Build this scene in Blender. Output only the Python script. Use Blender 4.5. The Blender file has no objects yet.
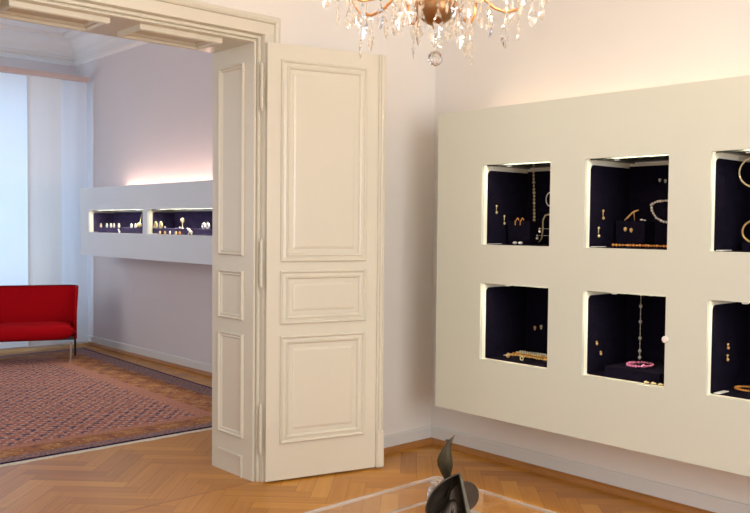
import bpy, bmesh, math, random
from mathutils import Vector, Matrix
random.seed(7)
PI = math.pi
S = bpy.context.scene
C = S.collection

# ------------------------------------------------------------------ camera
cam_d = bpy.data.cameras.new('camera'); cam = bpy.data.objects.new('camera', cam_d); C.objects.link(cam)
RIGHT = Vector((0.73943, -0.67317, 0.00949)); FWD = Vector((0.67301, 0.73874, -0.03629))
FWD.normalize(); RIGHT = (RIGHT - FWD * RIGHT.dot(FWD)).normalized(); UP = RIGHT.cross(FWD)
m4 = Matrix((RIGHT, UP, -FWD)).transposed().to_4x4(); m4.translation = Vector((-4.224, -4.040, 1.5))
cam.matrix_world = m4
cam_d.sensor_width = 36; cam_d.sensor_fit = 'HORIZONTAL'; cam_d.lens = 845 / 750 * 36; cam_d.clip_start = 0.05
S.camera = cam
S.view_settings.view_transform = 'Standard'; S.view_settings.look = 'None'; S.view_settings.gamma = 1
S.view_settings.use_curve_mapping = False
S.view_settings.exposure = 0.20

# ------------------------------------------------------------------ sky, daylight and fill
w = bpy.data.worlds.new('world'); S.world = w; w.use_nodes = True
w.node_tree.nodes['Background'].inputs[0].default_value = (0.55, 0.75, 1.0, 1); w.node_tree.nodes['Background'].inputs[1].default_value = 1.0

def area(name, loc, rot, sx, sy, e, col):
    d = bpy.data.lights.new(name, 'AREA'); d.shape = 'RECTANGLE'; d.size = sx; d.size_y = sy; d.energy = e; d.color = col
    o = bpy.data.objects.new(name, d); C.objects.link(o); o.location = loc; o.rotation_euler = rot
    return o
# daylight through the windows of the near room (behind the viewer and on its left)
area('daylight_rear_window', (-3.4, -6.3, 1.9), (math.radians(90), 0, 0), 2.6, 2.2, 150, (0.97, 0.98, 0.98))
area('daylight_left_window', (-6.4, -2.8, 1.9), (0, math.radians(-90), 0), 2.2, 2.2, 14, (0.95, 0.97, 1.0))
# daylight outside the far room's window, behind the panel curtains
area('daylight_far_window', (-1.55, 6.95, 1.75), (math.radians(-90), 0, 0), 3.2, 3.0, 56, (0.52, 0.72, 1.0))
# warm fill light added at the far room's unseen left side
area('warm_fill_far_left', (-4.6, 3.4, 1.9), (0, math.radians(-90), 0), 2.2, 2.6, 42, (1.0, 0.91, 0.86))

# ------------------------------------------------------------------ materials
M = {}
def mat(name, col, rough=0.5, metal=0.0, var=0.04, scale=6.0, bump=0.0, bscale=60.0, coat=0.0, emis=None, estr=0.0, sheen=0.0, spec=None):
    m = bpy.data.materials.new(name); m.use_nodes = True; nt = m.node_tree; N = nt.nodes; L = nt.links
    b = N['Principled BSDF']
    tc = N.new('ShaderNodeTexCoord'); no = N.new('ShaderNodeTexNoise'); no.inputs['Scale'].default_value = scale; no.inputs['Detail'].default_value = 3
    L.new(tc.outputs['Object'], no.inputs['Vector'])
    mx = N.new('ShaderNodeMix'); mx.data_type = 'RGBA'
    mx.inputs[6].default_value = tuple(c * (1 - var) for c in col) + (1,); mx.inputs[7].default_value = tuple(min(1, c * (1 + var)) for c in col) + (1,)
    L.new(no.outputs['Fac'], mx.inputs[0]); L.new(mx.outputs[2], b.inputs['Base Color'])
    b.inputs['Roughness'].default_value = rough; b.inputs['Metallic'].default_value = metal
    b.inputs['Coat Weight'].default_value = coat
    if spec is not None: b.inputs['Specular IOR Level'].default_value = spec
    if sheen: b.inputs['Sheen Weight'].default_value = sheen
    if bump:
        n2 = N.new('ShaderNodeTexNoise'); n2.inputs['Scale'].default_value = bscale; L.new(tc.outputs['Object'], n2.inputs['Vector'])
        bp = N.new('ShaderNodeBump'); bp.inputs['Strength'].default_value = bump; bp.inputs['Distance'].default_value = 0.01
        L.new(n2.outputs['Fac'], bp.inputs['Height']); L.new(bp.outputs[0], b.inputs['Normal'])
    if emis:
        b.inputs['Emission Color'].default_value = emis + (1,); b.inputs['Emission Strength'].default_value = estr
    M[name] = m
    return m

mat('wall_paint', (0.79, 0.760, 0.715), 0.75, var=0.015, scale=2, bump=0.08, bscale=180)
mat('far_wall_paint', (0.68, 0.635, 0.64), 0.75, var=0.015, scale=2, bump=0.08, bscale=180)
mat('ceiling_paint', (0.78, 0.76, 0.74), 0.8, var=0.01)
mat('cream_lacquer', (0.69, 0.655, 0.545), 0.35, var=0.012, scale=3, coat=0.1)
mat('white_baseboard', (0.70, 0.69, 0.66), 0.45, var=0.01)
mat('oak_moulding', (0.38, 0.155, 0.035), 0.35, var=0.2, scale=14)
mat('cabinet_paint', (0.635, 0.66, 0.565), 0.55, var=0.01, scale=2)
mat('far_cabinet_paint', (0.68, 0.735, 0.775), 0.55, var=0.01, scale=2)
mat('niche_white', (0.93, 0.91, 0.78), 0.4, var=0.01)
mat('velvet', (0.0062, 0.0045, 0.0125), 0.95, var=0.5, scale=24, bump=0.3, bscale=90, spec=0.08)
mat('far_velvet', (0.062, 0.048, 0.120), 0.9, var=0.6, scale=12, bump=0.3, bscale=90, spec=0.1)
mat('dark_ceiling_panel', (0.05, 0.055, 0.05), 0.25, var=0.2)
mat('gold', (0.95, 0.60, 0.22), 0.35, 0.45, var=0.1, scale=40)
mat('bright_gold', (1.0, 0.80, 0.45), 0.35, 0.3, var=0.1, scale=40)
mat('rose_stone', (0.92, 0.26, 0.44), 0.2, var=0.2, scale=60)
mat('orange_stone', (0.85, 0.36, 0.08), 0.2, var=0.2, scale=60)
mat('pearl', (0.9, 0.85, 0.78), 0.2, var=0.05, coat=0.5)
mat('silver', (0.88, 0.88, 0.88), 0.3, 0.4, var=0.05, scale=30)
mat('light_patch_white', (0.9, 0.88, 0.84), 0.5, var=0.01)  # colour of the slips that imitate tube light on niche floors
mat('red_wool', (0.36, 0.002, 0.006), 0.9, var=0.12, scale=30, bump=0.25, bscale=220, spec=0.08)
mat('dark_red_wool', (0.16, 0.004, 0.01), 0.9, var=0.1, scale=30, bump=0.2, bscale=200)
mat('aluminium', (0.72, 0.72, 0.72), 0.3, 1.0, var=0.05, scale=20)
mat('dark_metal', (0.03, 0.03, 0.035), 0.4, 0.6, var=0.1)
mat('bronze', (0.062, 0.047, 0.034), 0.32, 0.5, var=0.5, scale=16, bump=0.15, bscale=40)
mat('verdigris_bronze', (0.055, 0.043, 0.022), 0.42, 0.4, var=0.55, scale=22, bump=0.2, bscale=50)
mat('bronze_edge', (0.16, 0.17, 0.14), 0.35, 0.7, var=0.2, scale=20)
mat('gilt_brass', (0.70, 0.36, 0.14), 0.28, 0.85, var=0.15, scale=20)
mat('chandelier_bowl_bronze', (0.30, 0.16, 0.07), 0.35, 0.8, var=0.2, scale=20)
mat('candle_sleeve', (0.9, 0.86, 0.75), 0.5, var=0.02)
mat('curtain_rail', (0.62, 0.50, 0.46), 0.5, var=0.04)
mat('rug_fringe', (0.74, 0.68, 0.56), 0.9, var=0.15, scale=60)
mat('warm_bulb', (1, 0.9, 0.75), 0.4, emis=(1.0, 0.70, 0.45), estr=220)
mat('niche_tube', (1, 1, 0.95), 0.4, emis=(1.0, 0.89, 0.66), estr=95)
mat('far_niche_tube', (1, 1, 0.95), 0.4, emis=(1.0, 0.92, 0.74), estr=90)
mat('uplight_tube', (1, 1, 0.95), 0.4, emis=(1.0, 0.66, 0.46), estr=9)
mat('far_uplight_tube', (1, 1, 0.95), 0.4, emis=(1.0, 0.64, 0.50), estr=29)
mat('light_diffuser', (0.85, 0.84, 0.8), 0.4)

def glassy(name, tint, gloss, ior=1.5, rough=0.02, diffuse=0.0):
    m = bpy.data.materials.new(name); m.use_nodes = True; nt = m.node_tree; N = nt.nodes; L = nt.links
    N.remove(N['Principled BSDF']); out = N['Material Output']
    tr = N.new('ShaderNodeBsdfTransparent'); tr.inputs[0].default_value = tint + (1,)
    gl = N.new('ShaderNodeBsdfGlossy'); gl.inputs['Roughness'].default_value = rough
    fr = N.new('ShaderNodeLayerWeight'); fr.inputs[0].default_value = 0.5
    pw = N.new('ShaderNodeMath'); pw.operation = 'POWER'; pw.inputs[1].default_value = 4.0; L.new(fr.outputs['Facing'], pw.inputs[0])
    mu = N.new('ShaderNodeMath'); mu.operation = 'MULTIPLY_ADD'; mu.inputs[1].default_value = gloss; mu.inputs[2].default_value = 0.03; mu.use_clamp = True
    L.new(pw.outputs[0], mu.inputs[0])
    mx = N.new('ShaderNodeMixShader'); L.new(mu.outputs[0], mx.inputs[0]); L.new(tr.outputs[0], mx.inputs[1]); L.new(gl.outputs[0], mx.inputs[2])
    last = mx
    if diffuse:
        df = N.new('ShaderNodeBsdfDiffuse'); df.inputs[0].default_value = (0.85, 0.85, 0.84, 1)
        no = N.new('ShaderNodeTexNoise'); no.inputs['Scale'].default_value = 8
        mm = N.new('ShaderNodeMath'); mm.operation = 'MULTIPLY'; mm.inputs[1].default_value = diffuse * 2; L.new(no.outputs['Fac'], mm.inputs[0])
        m2 = N.new('ShaderNodeMixShader'); L.new(mm.outputs[0], m2.inputs[0]); L.new(mx.outputs[0], m2.inputs[1]); L.new(df.outputs[0], m2.inputs[2]); last = m2
    L.new(last.outputs[0], out.inputs[0]); M[name] = m
glassy('acrylic', (0.985, 0.985, 0.985), 0.22, 1.45, 0.02, 0.012)
glassy('acrylic_edge', (0.95, 0.96, 0.97), 0.5, 1.5, 0.1, 0.30)
glassy('window_glass', (0.96, 0.98, 0.98), 0.8)

m = bpy.data.materials.new('crystal'); m.use_nodes = True; nt = m.node_tree; N = nt.nodes; L = nt.links
N.remove(N['Principled BSDF'])
g = N.new('ShaderNodeBsdfGlass'); g.inputs['IOR'].default_value = 1.52; g.inputs['Roughness'].default_value = 0.0
tp = N.new('ShaderNodeBsdfTransparent'); tp.inputs[0].default_value = (0.97, 0.96, 0.93, 1)
df = N.new('ShaderNodeBsdfTranslucent'); df.inputs[0].default_value = (1, 0.95, 0.85, 1)
no = N.new('ShaderNodeTexNoise'); no.inputs['Scale'].default_value = 60
m1 = N.new('ShaderNodeMixShader'); m1.inputs[0].default_value = 0.35; L.new(g.outputs[0], m1.inputs[1]); L.new(tp.outputs[0], m1.inputs[2])
m2 = N.new('ShaderNodeMixShader'); mm = N.new('ShaderNodeMath'); mm.operation = 'MULTIPLY'; mm.inputs[1].default_value = 0.5; L.new(no.outputs['Fac'], mm.inputs[0])
L.new(mm.outputs[0], m2.inputs[0]); L.new(m1.outputs[0], m2.inputs[1]); L.new(df.outputs[0], m2.inputs[2]); L.new(m2.outputs[0], N['Material Output'].inputs[0])
gs = N.new('ShaderNodeBsdfGlossy'); gs.inputs['Roughness'].default_value = 0.03; gs.inputs[0].default_value = (1, 0.97, 0.9, 1)
m3 = N.new('ShaderNodeMixShader'); m3.inputs[0].default_value = 0.16; L.new(m2.outputs[0], m3.inputs[1]); L.new(gs.outputs[0], m3.inputs[2]); L.new(m3.outputs[0], N['Material Output'].inputs[0])
M['crystal'] = m
m = bpy.data.materials.new('clear_crystal'); m.use_nodes = True; nt = m.node_tree; N = nt.nodes; L = nt.links
N.remove(N['Principled BSDF'])
g = N.new('ShaderNodeBsdfGlass'); g.inputs['IOR'].default_value = 1.55; g.inputs['Roughness'].default_value = 0.0; g.inputs[0].default_value = (0.97, 0.97, 0.98, 1)
gs = N.new('ShaderNodeBsdfGlossy'); gs.inputs['Roughness'].default_value = 0.05
no = N.new('ShaderNodeTexNoise'); no.inputs['Scale'].default_value = 40; mm = N.new('ShaderNodeMath'); mm.operation = 'MULTIPLY'; mm.inputs[1].default_value = 0.3; L.new(no.outputs['Fac'], mm.inputs[0])
m1 = N.new('ShaderNodeMixShader'); L.new(mm.outputs[0], m1.inputs[0]); L.new(g.outputs[0], m1.inputs[1]); L.new(gs.outputs[0], m1.inputs[2]); L.new(m1.outputs[0], N['Material Output'].inputs[0])
M['clear_crystal'] = m

def curtain_mat(name, col, tcol, mixf):
    m = bpy.data.materials.new(name); m.use_nodes = True; nt = m.node_tree; N = nt.nodes; L = nt.links
    N.remove(N['Principled BSDF'])
    tc = N.new('ShaderNodeTexCoord'); mp = N.new('ShaderNodeMapping'); mp.inputs['Scale'].default_value = (60, 60, 1.2)
    no = N.new('ShaderNodeTexNoise'); no.inputs['Scale'].default_value = 3; L.new(tc.outputs['Object'], mp.inputs[0]); L.new(mp.outputs[0], no.inputs[0])
    rm = N.new('ShaderNodeMix'); rm.data_type = 'RGBA'; rm.inputs[6].default_value = tuple(c * 0.94 for c in tcol) + (1,); rm.inputs[7].default_value = tcol + (1,)
    L.new(no.outputs['Fac'], rm.inputs[0])
    d = N.new('ShaderNodeBsdfDiffuse'); d.inputs[0].default_value = col + (1,)
    t = N.new('ShaderNodeBsdfTranslucent'); L.new(rm.outputs[2], t.inputs[0])
    x = N.new('ShaderNodeMixShader'); x.inputs[0].default_value = mixf
    L.new(d.outputs[0], x.inputs[1]); L.new(t.outputs[0], x.inputs[2]); L.new(x.outputs[0], N['Material Output'].inputs[0]); M[name] = m
curtain_mat('sheer_fabric', (0.80, 0.82, 0.84), (0.86, 0.88, 0.9), 0.5)
curtain_mat('medium_fabric', (0.78, 0.80, 0.83), (0.86, 0.88, 0.92), 0.44)
curtain_mat('dense_fabric', (0.80, 0.79, 0.78), (0.80, 0.78, 0.75), 0.33)

# parquet: plank tone and grain direction are stored per plank
m = bpy.data.materials.new('herringbone_oak'); m.use_nodes = True; nt = m.node_tree; N = nt.nodes; L = nt.links; b = N['Principled BSDF']
tc = N.new('ShaderNodeTexCoord')
at = N.new('ShaderNodeAttribute'); at.attribute_name = 'tone'
ad = N.new('ShaderNodeAttribute'); ad.attribute_name = 'grain'
outs = []
for rz, sc in ((45, (1.6, 42, 1)), (45, (42, 1.6, 1))):
    mp = N.new('ShaderNodeMapping'); mp.vector_type = 'TEXTURE'; mp.inputs['Rotation'].default_value = (0, 0, math.radians(rz))
    L.new(tc.outputs['Object'], mp.inputs[0])
    m_ = N.new('ShaderNodeVectorMath'); m_.operation = 'MULTIPLY'; m_.inputs[1].default_value = sc; L.new(mp.outputs[0], m_.inputs[0])
    no = N.new('ShaderNodeTexNoise'); no.inputs['Scale'].default_value = 1.0; no.inputs['Detail'].default_value = 4; L.new(m_.outputs[0], no.inputs['Vector']); outs.append(no)
mg = N.new('ShaderNodeMix'); mg.data_type = 'FLOAT'; L.new(ad.outputs['Fac'], mg.inputs[0]); L.new(outs[0].outputs['Fac'], mg.inputs[2]); L.new(outs[1].outputs['Fac'], mg.inputs[3])
ma = N.new('ShaderNodeMath'); ma.operation = 'MULTIPLY_ADD'; ma.inputs[1].default_value = 0.45; L.new(mg.outputs[0], ma.inputs[0]); L.new(at.outputs['Fac'], ma.inputs[2])
cr = N.new('ShaderNodeValToRGB'); cr.color_ramp.elements[0].position = 0.1; cr.color_ramp.elements[0].color = (0.33, 0.120, 0.012, 1)
cr.color_ramp.elements[1].position = 1.1; cr.color_ramp.elements[1].color = (0.72, 0.36, 0.065, 1)
e = cr.color_ramp.elements.new(0.55); e.color = (0.55, 0.235, 0.028, 1)
L.new(ma.outputs[0], cr.inputs[0]); L.new(cr.outputs[0], b.inputs['Base Color'])
b.inputs['Roughness'].default_value = 0.30; b.inputs['Specular IOR Level'].default_value = 0.28; b.inputs['Coat Weight'].default_value = 0.04; b.inputs['Coat Roughness'].default_value = 0.12
M['herringbone_oak'] = m
mat('floor_gap', (0.12, 0.05, 0.015), 0.6)

# ------------------------------------------------------------------ mesh helpers
def box(bm, x0, x1, y0, y1, z0, z1, bev=0.0, seg=2):
    vs = [bm.verts.new((x, y, z)) for x in (x0, x1) for y in (y0, y1) for z in (z0, z1)]
    fs = [(0, 1, 3, 2), (4, 6, 7, 5), (0, 4, 5, 1), (2, 3, 7, 6), (0, 2, 6, 4), (1, 5, 7, 3)]
    faces = [bm.faces.new([vs[i] for i in f]) for f in fs]
    if bev:
        es = set(e for f in faces for e in f.edges)
        bmesh.ops.bevel(bm, geom=list(es), offset=bev, segments=seg, affect='EDGES', profile=0.5)
def oriented_box(bm, o, ux, uy, uz, a0, a1, b0, b1, c0, c1):
    o = Vector(o)
    vs = [bm.verts.new(o + ux * a + uy * b_ + uz * c) for a in (a0, a1) for b_ in (b0, b1) for c in (c0, c1)]
    for f in [(0, 1, 3, 2), (4, 6, 7, 5), (0, 4, 5, 1), (2, 3, 7, 6), (0, 2, 6, 4), (1, 5, 7, 3)]: bm.faces.new([vs[i] for i in f])
def tube(bm, pts, r, n=8, closed=False, taper=None):
    pts = [Vector(p) for p in pts]; rings = []; k = len(pts); prev = None
    for i, p in enumerate(pts):
        if closed: t = (pts[(i + 1) % k] - pts[i - 1]).normalized()
        else: t = (pts[min(i + 1, k - 1)] - pts[max(i - 1, 0)]).normalized()
        if prev is None:
            a = Vector((0, 0, 1)) if abs(t.z) < 0.9 else Vector((1, 0, 0)); u = t.cross(a).normalized()
        else: u = (prev - t * prev.dot(t)).normalized()
        prev = u; v = t.cross(u); rr = r if taper is None else r * taper[i]
        rings.append([bm.verts.new(p + (u * math.cos(2 * PI * j / n) + v * math.sin(2 * PI * j / n)) * rr) for j in range(n)])
    for i in range(k if closed else k - 1):
        A, B = rings[i], rings[(i + 1) % k]
        for j in range(n): bm.faces.new((A[j], A[(j + 1) % n], B[(j + 1) % n], B[j]))
    if not closed: bm.faces.new(rings[0][::-1]); bm.faces.new(rings[-1])
def lathe(bm, prof, c, n=16):
    c = Vector(c); rings = []
    for r, z in prof:
        if r < 1e-5: rings.append([bm.verts.new(c + Vector((0, 0, z)))])
        else: rings.append([bm.verts.new(c + Vector((r * math.cos(2 * PI * j / n), r * math.sin(2 * PI * j / n), z))) for j in range(n)])
    for A, B in zip(rings, rings[1:]):
        for j in range(n):
            if len(A) == 1 and len(B) == 1: continue
            if len(A) == 1: bm.faces.new((A[0], B[(j + 1) % n], B[j]))
            elif len(B) == 1: bm.faces.new((A[j], A[(j + 1) % n], B[0]))
            else: bm.faces.new((A[j], A[(j + 1) % n], B[(j + 1) % n], B[j]))
def ball(bm, c, r, sub=1, sz=(1, 1, 1)):
    mtx = Matrix.Translation(c) @ Matrix.Diagonal((sz[0], sz[1], sz[2], 1))
    bmesh.ops.create_icosphere(bm, subdivisions=sub, radius=r, matrix=mtx)
def prism(bm, poly, d):
    """poly: list of 3D points, extruded by vector d"""
    d = Vector(d); A = [bm.verts.new(p) for p in poly]; B = [bm.verts.new(Vector(p) + d) for p in poly]; n = len(poly)
    bm.faces.new(A); bm.faces.new(B[::-1])
    for i in range(n): bm.faces.new((A[i], B[i], B[(i + 1) % n], A[(i + 1) % n]))
def frame_sweep(bm, o, u, v, nrm, rect, prof, miter_out=True):
    """closed rectangular moulding; rect=(u0,u1,v0,v1) is the OUTER edge, prof=[(inset, height)] """
    o = Vector(o); u0, u1, v0, v1 = rect; rings = []
    for s, h in prof:
        rings.append([bm.verts.new(o + u * a + v * b_ + nrm * h) for a, b_ in ((u0 + s, v0 + s), (u1 - s, v0 + s), (u1 - s, v1 - s), (u0 + s, v1 - s))])
    for A, B in zip(rings, rings[1:]):
        for j in range(4): bm.faces.new((A[j], A[(j + 1) % 4], B[(j + 1) % 4], B[j]))
def board(bm, axis, a0, a1, ur, vr, holes):
    """slab with rectangular holes. axis 0: spans x a0..a1, u=y v=z ; axis 1: spans y a0..a1, u=x v=z"""
    us = sorted(set([ur[0], ur[1]] + [q for h in holes for q in h[:2]])); vs = sorted(set([vr[0], vr[1]] + [q for h in holes for q in h[2:]]))
    def P(a, u, v): return (a, u, v) if axis == 0 else (u, a, v)
    def hole(i, j):
        if i < 0 or j < 0 or i >= len(us) - 1 or j >= len(vs) - 1: return True
        cu, cv = (us[i] + us[i + 1]) / 2, (vs[j] + vs[j + 1]) / 2
        return any(h[0] < cu < h[1] and h[2] < cv < h[3] for h in holes)
    cache = {}
    def V(a, u, v):
        k = (a, u, v)
        if k not in cache: cache[k] = bm.verts.new(P(a, u, v))
        return cache[k]
    for i in range(len(us) - 1):
        for j in range(len(vs) - 1):
            if hole(i, j): continue
            U0, U1, V0, V1 = us[i], us[i + 1], vs[j], vs[j + 1]
            for a in (a0, a1): bm.faces.new((V(a, U0, V0), V(a, U1, V0), V(a, U1, V1), V(a, U0, V1)))
            if hole(i - 1, j): bm.faces.new((V(a0, U0, V0), V(a1, U0, V0), V(a1, U0, V1), V(a0, U0, V1)))
            if hole(i + 1, j): bm.faces.new((V(a0, U1, V0), V(a1, U1, V0), V(a1, U1, V1), V(a0, U1, V1)))
            if hole(i, j - 1): bm.faces.new((V(a0, U0, V0), V(a1, U0, V0), V(a1, U1, V0), V(a0, U1, V0)))
            if hole(i, j + 1): bm.faces.new((V(a0, U0, V1), V(a1, U0, V1), V(a1, U1, V1), V(a0, U1, V1)))

INV = {}
def obj(name, bm, material, parent=None, smooth=False, label=None, recalc=True):
    if recalc: bmesh.ops.recalc_face_normals(bm, faces=bm.faces[:])
    me = bpy.data.meshes.new(name); bm.to_mesh(me); bm.free()
    me.materials.append(M[material] if isinstance(material, str) else material)
    if smooth:
        for p in me.polygons: p.use_smooth = True
    o = bpy.data.objects.new(name, me); C.objects.link(o)
    if parent is not None:
        o.parent = parent; me.transform(INV[parent.name]); INV[o.name] = INV[parent.name]
    else: INV[o.name] = Matrix.Identity(4)
    if label: o['label'] = label
    return o
def thing(name, label, cat, loc=(0, 0, 0), group=None, kind=None):
    o = bpy.data.objects.new(name, None); o.empty_display_size = 0.05; C.objects.link(o); o.location = loc
    o['label'] = label; o['category'] = cat
    if group: o['group'] = group
    if kind: o['kind'] = kind
    INV[o.name] = Matrix.Translation(-Vector(loc)); return o
def tag(o, label, cat, group=None):
    o['label'] = label; o['category'] = cat
    if group: o['group'] = group
    # origin to the middle of the base
    vs = [v.co for v in o.data.vertices]; c = Vector(((min(v.x for v in vs) + max(v.x for v in vs)) / 2, (min(v.y for v in vs) + max(v.y for v in vs)) / 2, min(v.z for v in vs)))
    o.data.transform(Matrix.Translation(-c)); o.location = c
    return o
def struct(name, bm, material, label=None, parent=None, smooth=False):
    o = obj(name, bm, material, parent, smooth)
    if parent is None:
        o['kind'] = 'structure'
        if label: o['label'] = label
    elif label: o['label'] = label
    return o
def B(): return bmesh.new()
def dup(root, loc, rotz=0, label=None):
    r = root.copy(); C.objects.link(r); r.location = loc; r.rotation_euler = (0, 0, rotz)
    if label: r['label'] = label
    for ch in list(root.children):
        c = ch.copy(); C.objects.link(c); c.parent = r
        for g_ in ch.children:
            d = g_.copy(); C.objects.link(d); d.parent = c
    return r
X_, Y_, Z_ = Vector((1, 0, 0)), Vector((0, 1, 0)), Vector((0, 0, 1))

# ================================================================== SETTING
CH = 3.8                      # ceiling height
JX0, JX1, T, DH = -2.95, -1.455, 0.49, 2.546      # doorway between the rooms
FX, FY = 0.18, 6.42           # far room: right wall, window wall

# ---- floor
def herringbone(bm, x0, x1, y0, y1, w_=0.098, n_=5):
    Lp = w_ * n_; tone = bm.faces.layers.float.new('tone'); grain = bm.faces.layers.float.new('grain')
    c, s = math.cos(PI / 4), math.sin(PI / 4); g_ = 0.0007
    rng = random.Random(3)
    def rot(x, y): return (x * c - y * s - 2.0, x * s + y * c + 0.5)
    K = int(16 / w_)
    for j in range(-14, 15):
        for k in range(-K, K):
            for fam in (0, 1):
                if fam == 0: X0, X1, Y0, Y1 = k * w_ + 2 * Lp * j, k * w_ + 2 * Lp * j + Lp, k * w_, (k + 1) * w_
                else: X0, X1, Y0, Y1 = k * w_ + Lp + 2 * Lp * j, (k + 1) * w_ + Lp + 2 * Lp * j, (k + 1) * w_ - Lp, (k + 1) * w_
                cx, cy = rot((X0 + X1) / 2, (Y0 + Y1) / 2)
                if not (x0 + .22 < cx < x1 - .22 and y0 + .22 < cy < y1 - .22): continue
                vs = [bm.verts.new(rot(a, b_) + (0.0,)) for a, b_ in ((X0 + g_, Y0 + g_), (X1 - g_, Y0 + g_), (X1 - g_, Y1 - g_), (X0 + g_, Y1 - g_))]
                f = bm.faces.new(vs); f[tone] = max(0, min(0.6, rng.gauss(0.24, 0.11))); f[grain] = fam
def clip(bm, co, no):
    bmesh.ops.bisect_plane(bm, geom=bm.verts[:] + bm.edges[:] + bm.faces[:], plane_co=co, plane_no=no, clear_outer=True)
bm = B(); herringbone(bm, -7.2, 0.7, -7.1, 0.7)
for co, no in (((0, .045, 0), (0, 1, 0)), ((0, -6.6, 0), (0, -1, 0)), ((.1, 0, 0), (1, 0, 0)), ((-6.6, 0, 0), (-1, 0, 0))): clip(bm, co, no)
fl = struct('floor', bm, 'herringbone_oak', 'oak herringbone parquet floor of the near room')
bm = B(); box(bm, -6.7, 0.2, -6.6, 0.045, -0.12, -0.0008); struct('subfloor', bm, 'floor_gap', parent=fl)
bm = B(); herringbone(bm, -5.4, 0.9, -0.6, 7.1)
for co, no in (((0, .045, 0), (0, -1, 0)), ((0, 6.5, 0), (0, 1, 0)), ((.3, 0, 0), (1, 0, 0)), ((-4.85, 0, 0), (-1, 0, 0))): clip(bm, co, no)
ff = struct('floor_far', bm, 'herringbone_oak', 'oak herringbone parquet floor of the far room and doorway')
bm = B(); box(bm, -4.9, 0.4, 0.045, 6.6, -0.12, -0.0008); struct('subfloor', bm, 'floor_gap', parent=ff)
bm = B(); box(bm, JX0, JX1, 0.038, 0.052, -0.002, 0.0012); struct('trim_threshold', bm, 'oak_moulding', 'thin dark seam strip across the doorway floor')

# ---- walls of the near room
bm = B(); box(bm, 0.0, 0.17, -6.5, 0.0, 0, CH); struct('wall_right', bm, 'wall_paint', 'cream wall behind the large jewellery cabinet')
bm = B(); board(bm, 1, 0.0, 0.06, (-6.5, FX), (0, CH), [(JX0 - .045, JX1 + .045, -1, DH + .045)]); board(bm, 1, 0.06, T, (-6.5, FX), (0, CH), [(JX0 - .012, JX1 + .012, -1, DH + .012)]); struct('wall_middle', bm, 'wall_paint', 'cream wall with the wide doorway between the two rooms')
bm = B(); board(bm, 0, -6.65, -6.5, (-6.5, 0.0), (0, CH), [(-4.0, -1.6, 0.8, 3.0)]); struct('wall_left', bm, 'wall_paint')
bm = B(); board(bm, 1, -6.65, -6.5, (-6.5, 0.0), (0, CH), [(-4.8, -2.0, 0.8, 3.0)]); struct('wall_rear', bm, 'wall_paint')
bm = B(); box(bm, -6.6, 0.1, -6.6, T, CH, CH + .1); struct('ceiling', bm, 'ceiling_paint')
# ---- far room
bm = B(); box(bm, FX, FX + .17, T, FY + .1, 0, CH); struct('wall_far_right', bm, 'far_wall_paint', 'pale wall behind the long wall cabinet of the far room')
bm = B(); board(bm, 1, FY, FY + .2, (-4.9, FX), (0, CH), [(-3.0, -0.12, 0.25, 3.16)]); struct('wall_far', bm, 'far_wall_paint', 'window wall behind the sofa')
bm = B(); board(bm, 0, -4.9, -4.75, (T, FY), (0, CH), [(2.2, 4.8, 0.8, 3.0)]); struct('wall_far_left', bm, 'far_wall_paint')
bm = B(); box(bm, -4.9, FX + .1, T, FY + .1, CH, CH + .1); cf = struct('ceiling_far', bm, 'ceiling_paint', 'ceiling of the far room with its stepped plaster border')
bm = B()
frame_sweep(bm, (0, 0, CH), X_, Y_, -Z_, (-4.75, FX, T, FY), [(0.30, 0.0), (0.30, 0.018), (0.34, 0.022), (0.36, 0.010), (0.40, 0.010), (0.42, 0.0)])
struct('ceiling_border', bm, 'ceiling_paint', parent=cf)
# cornice: sweep around the far room (profile: distance from wall, drop below the ceiling)
bm = B(); cor = [(0.0, 0.335), (0.018, 0.330), (0.030, 0.312), (0.050, 0.305), (0.052, 0.285), (0.035, 0.270), (0.035, 0.225), (0.05, 0.21)]
for k in range(9):
    a = k / 8 * PI / 2; cor.append((0.06 + 0.15 * (1 - math.cos(a)), 0.20 - 0.15 * math.sin(a)))
cor += [(0.215, 0.035), (0.235, 0.035), (0.24, 0.0)]
frame_sweep(bm, (0, 0, CH), X_, Y_, -Z_, (-4.75, FX, T, FY), cor); struct('trim_cornice', bm, 'ceiling_paint', 'plaster cornice around the far room', smooth=False)
# window in the far wall
bm = B()
for a, b_, c_, d_ in ((-3.0, -2.92, .25, 3.16), (-.20, -.12, .25, 3.16), (-1.62, -1.54, .25, 3.16), (-2.92, -.20, .25, .33), (-2.92, -.20, 3.08, 3.16), (-2.92, -.20, 2.30, 2.36)):
    box(bm, a, b_, FY + .08, FY + .14, c_, d_, .006, 1)
wn = struct('window_1', bm, 'white_baseboard', 'tall window behind the panel curtains')
bm = B(); box(bm, -2.92, -.20, FY + .108, FY + .112, .33, 3.08); struct('pane', bm, 'window_glass', parent=wn)

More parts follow.
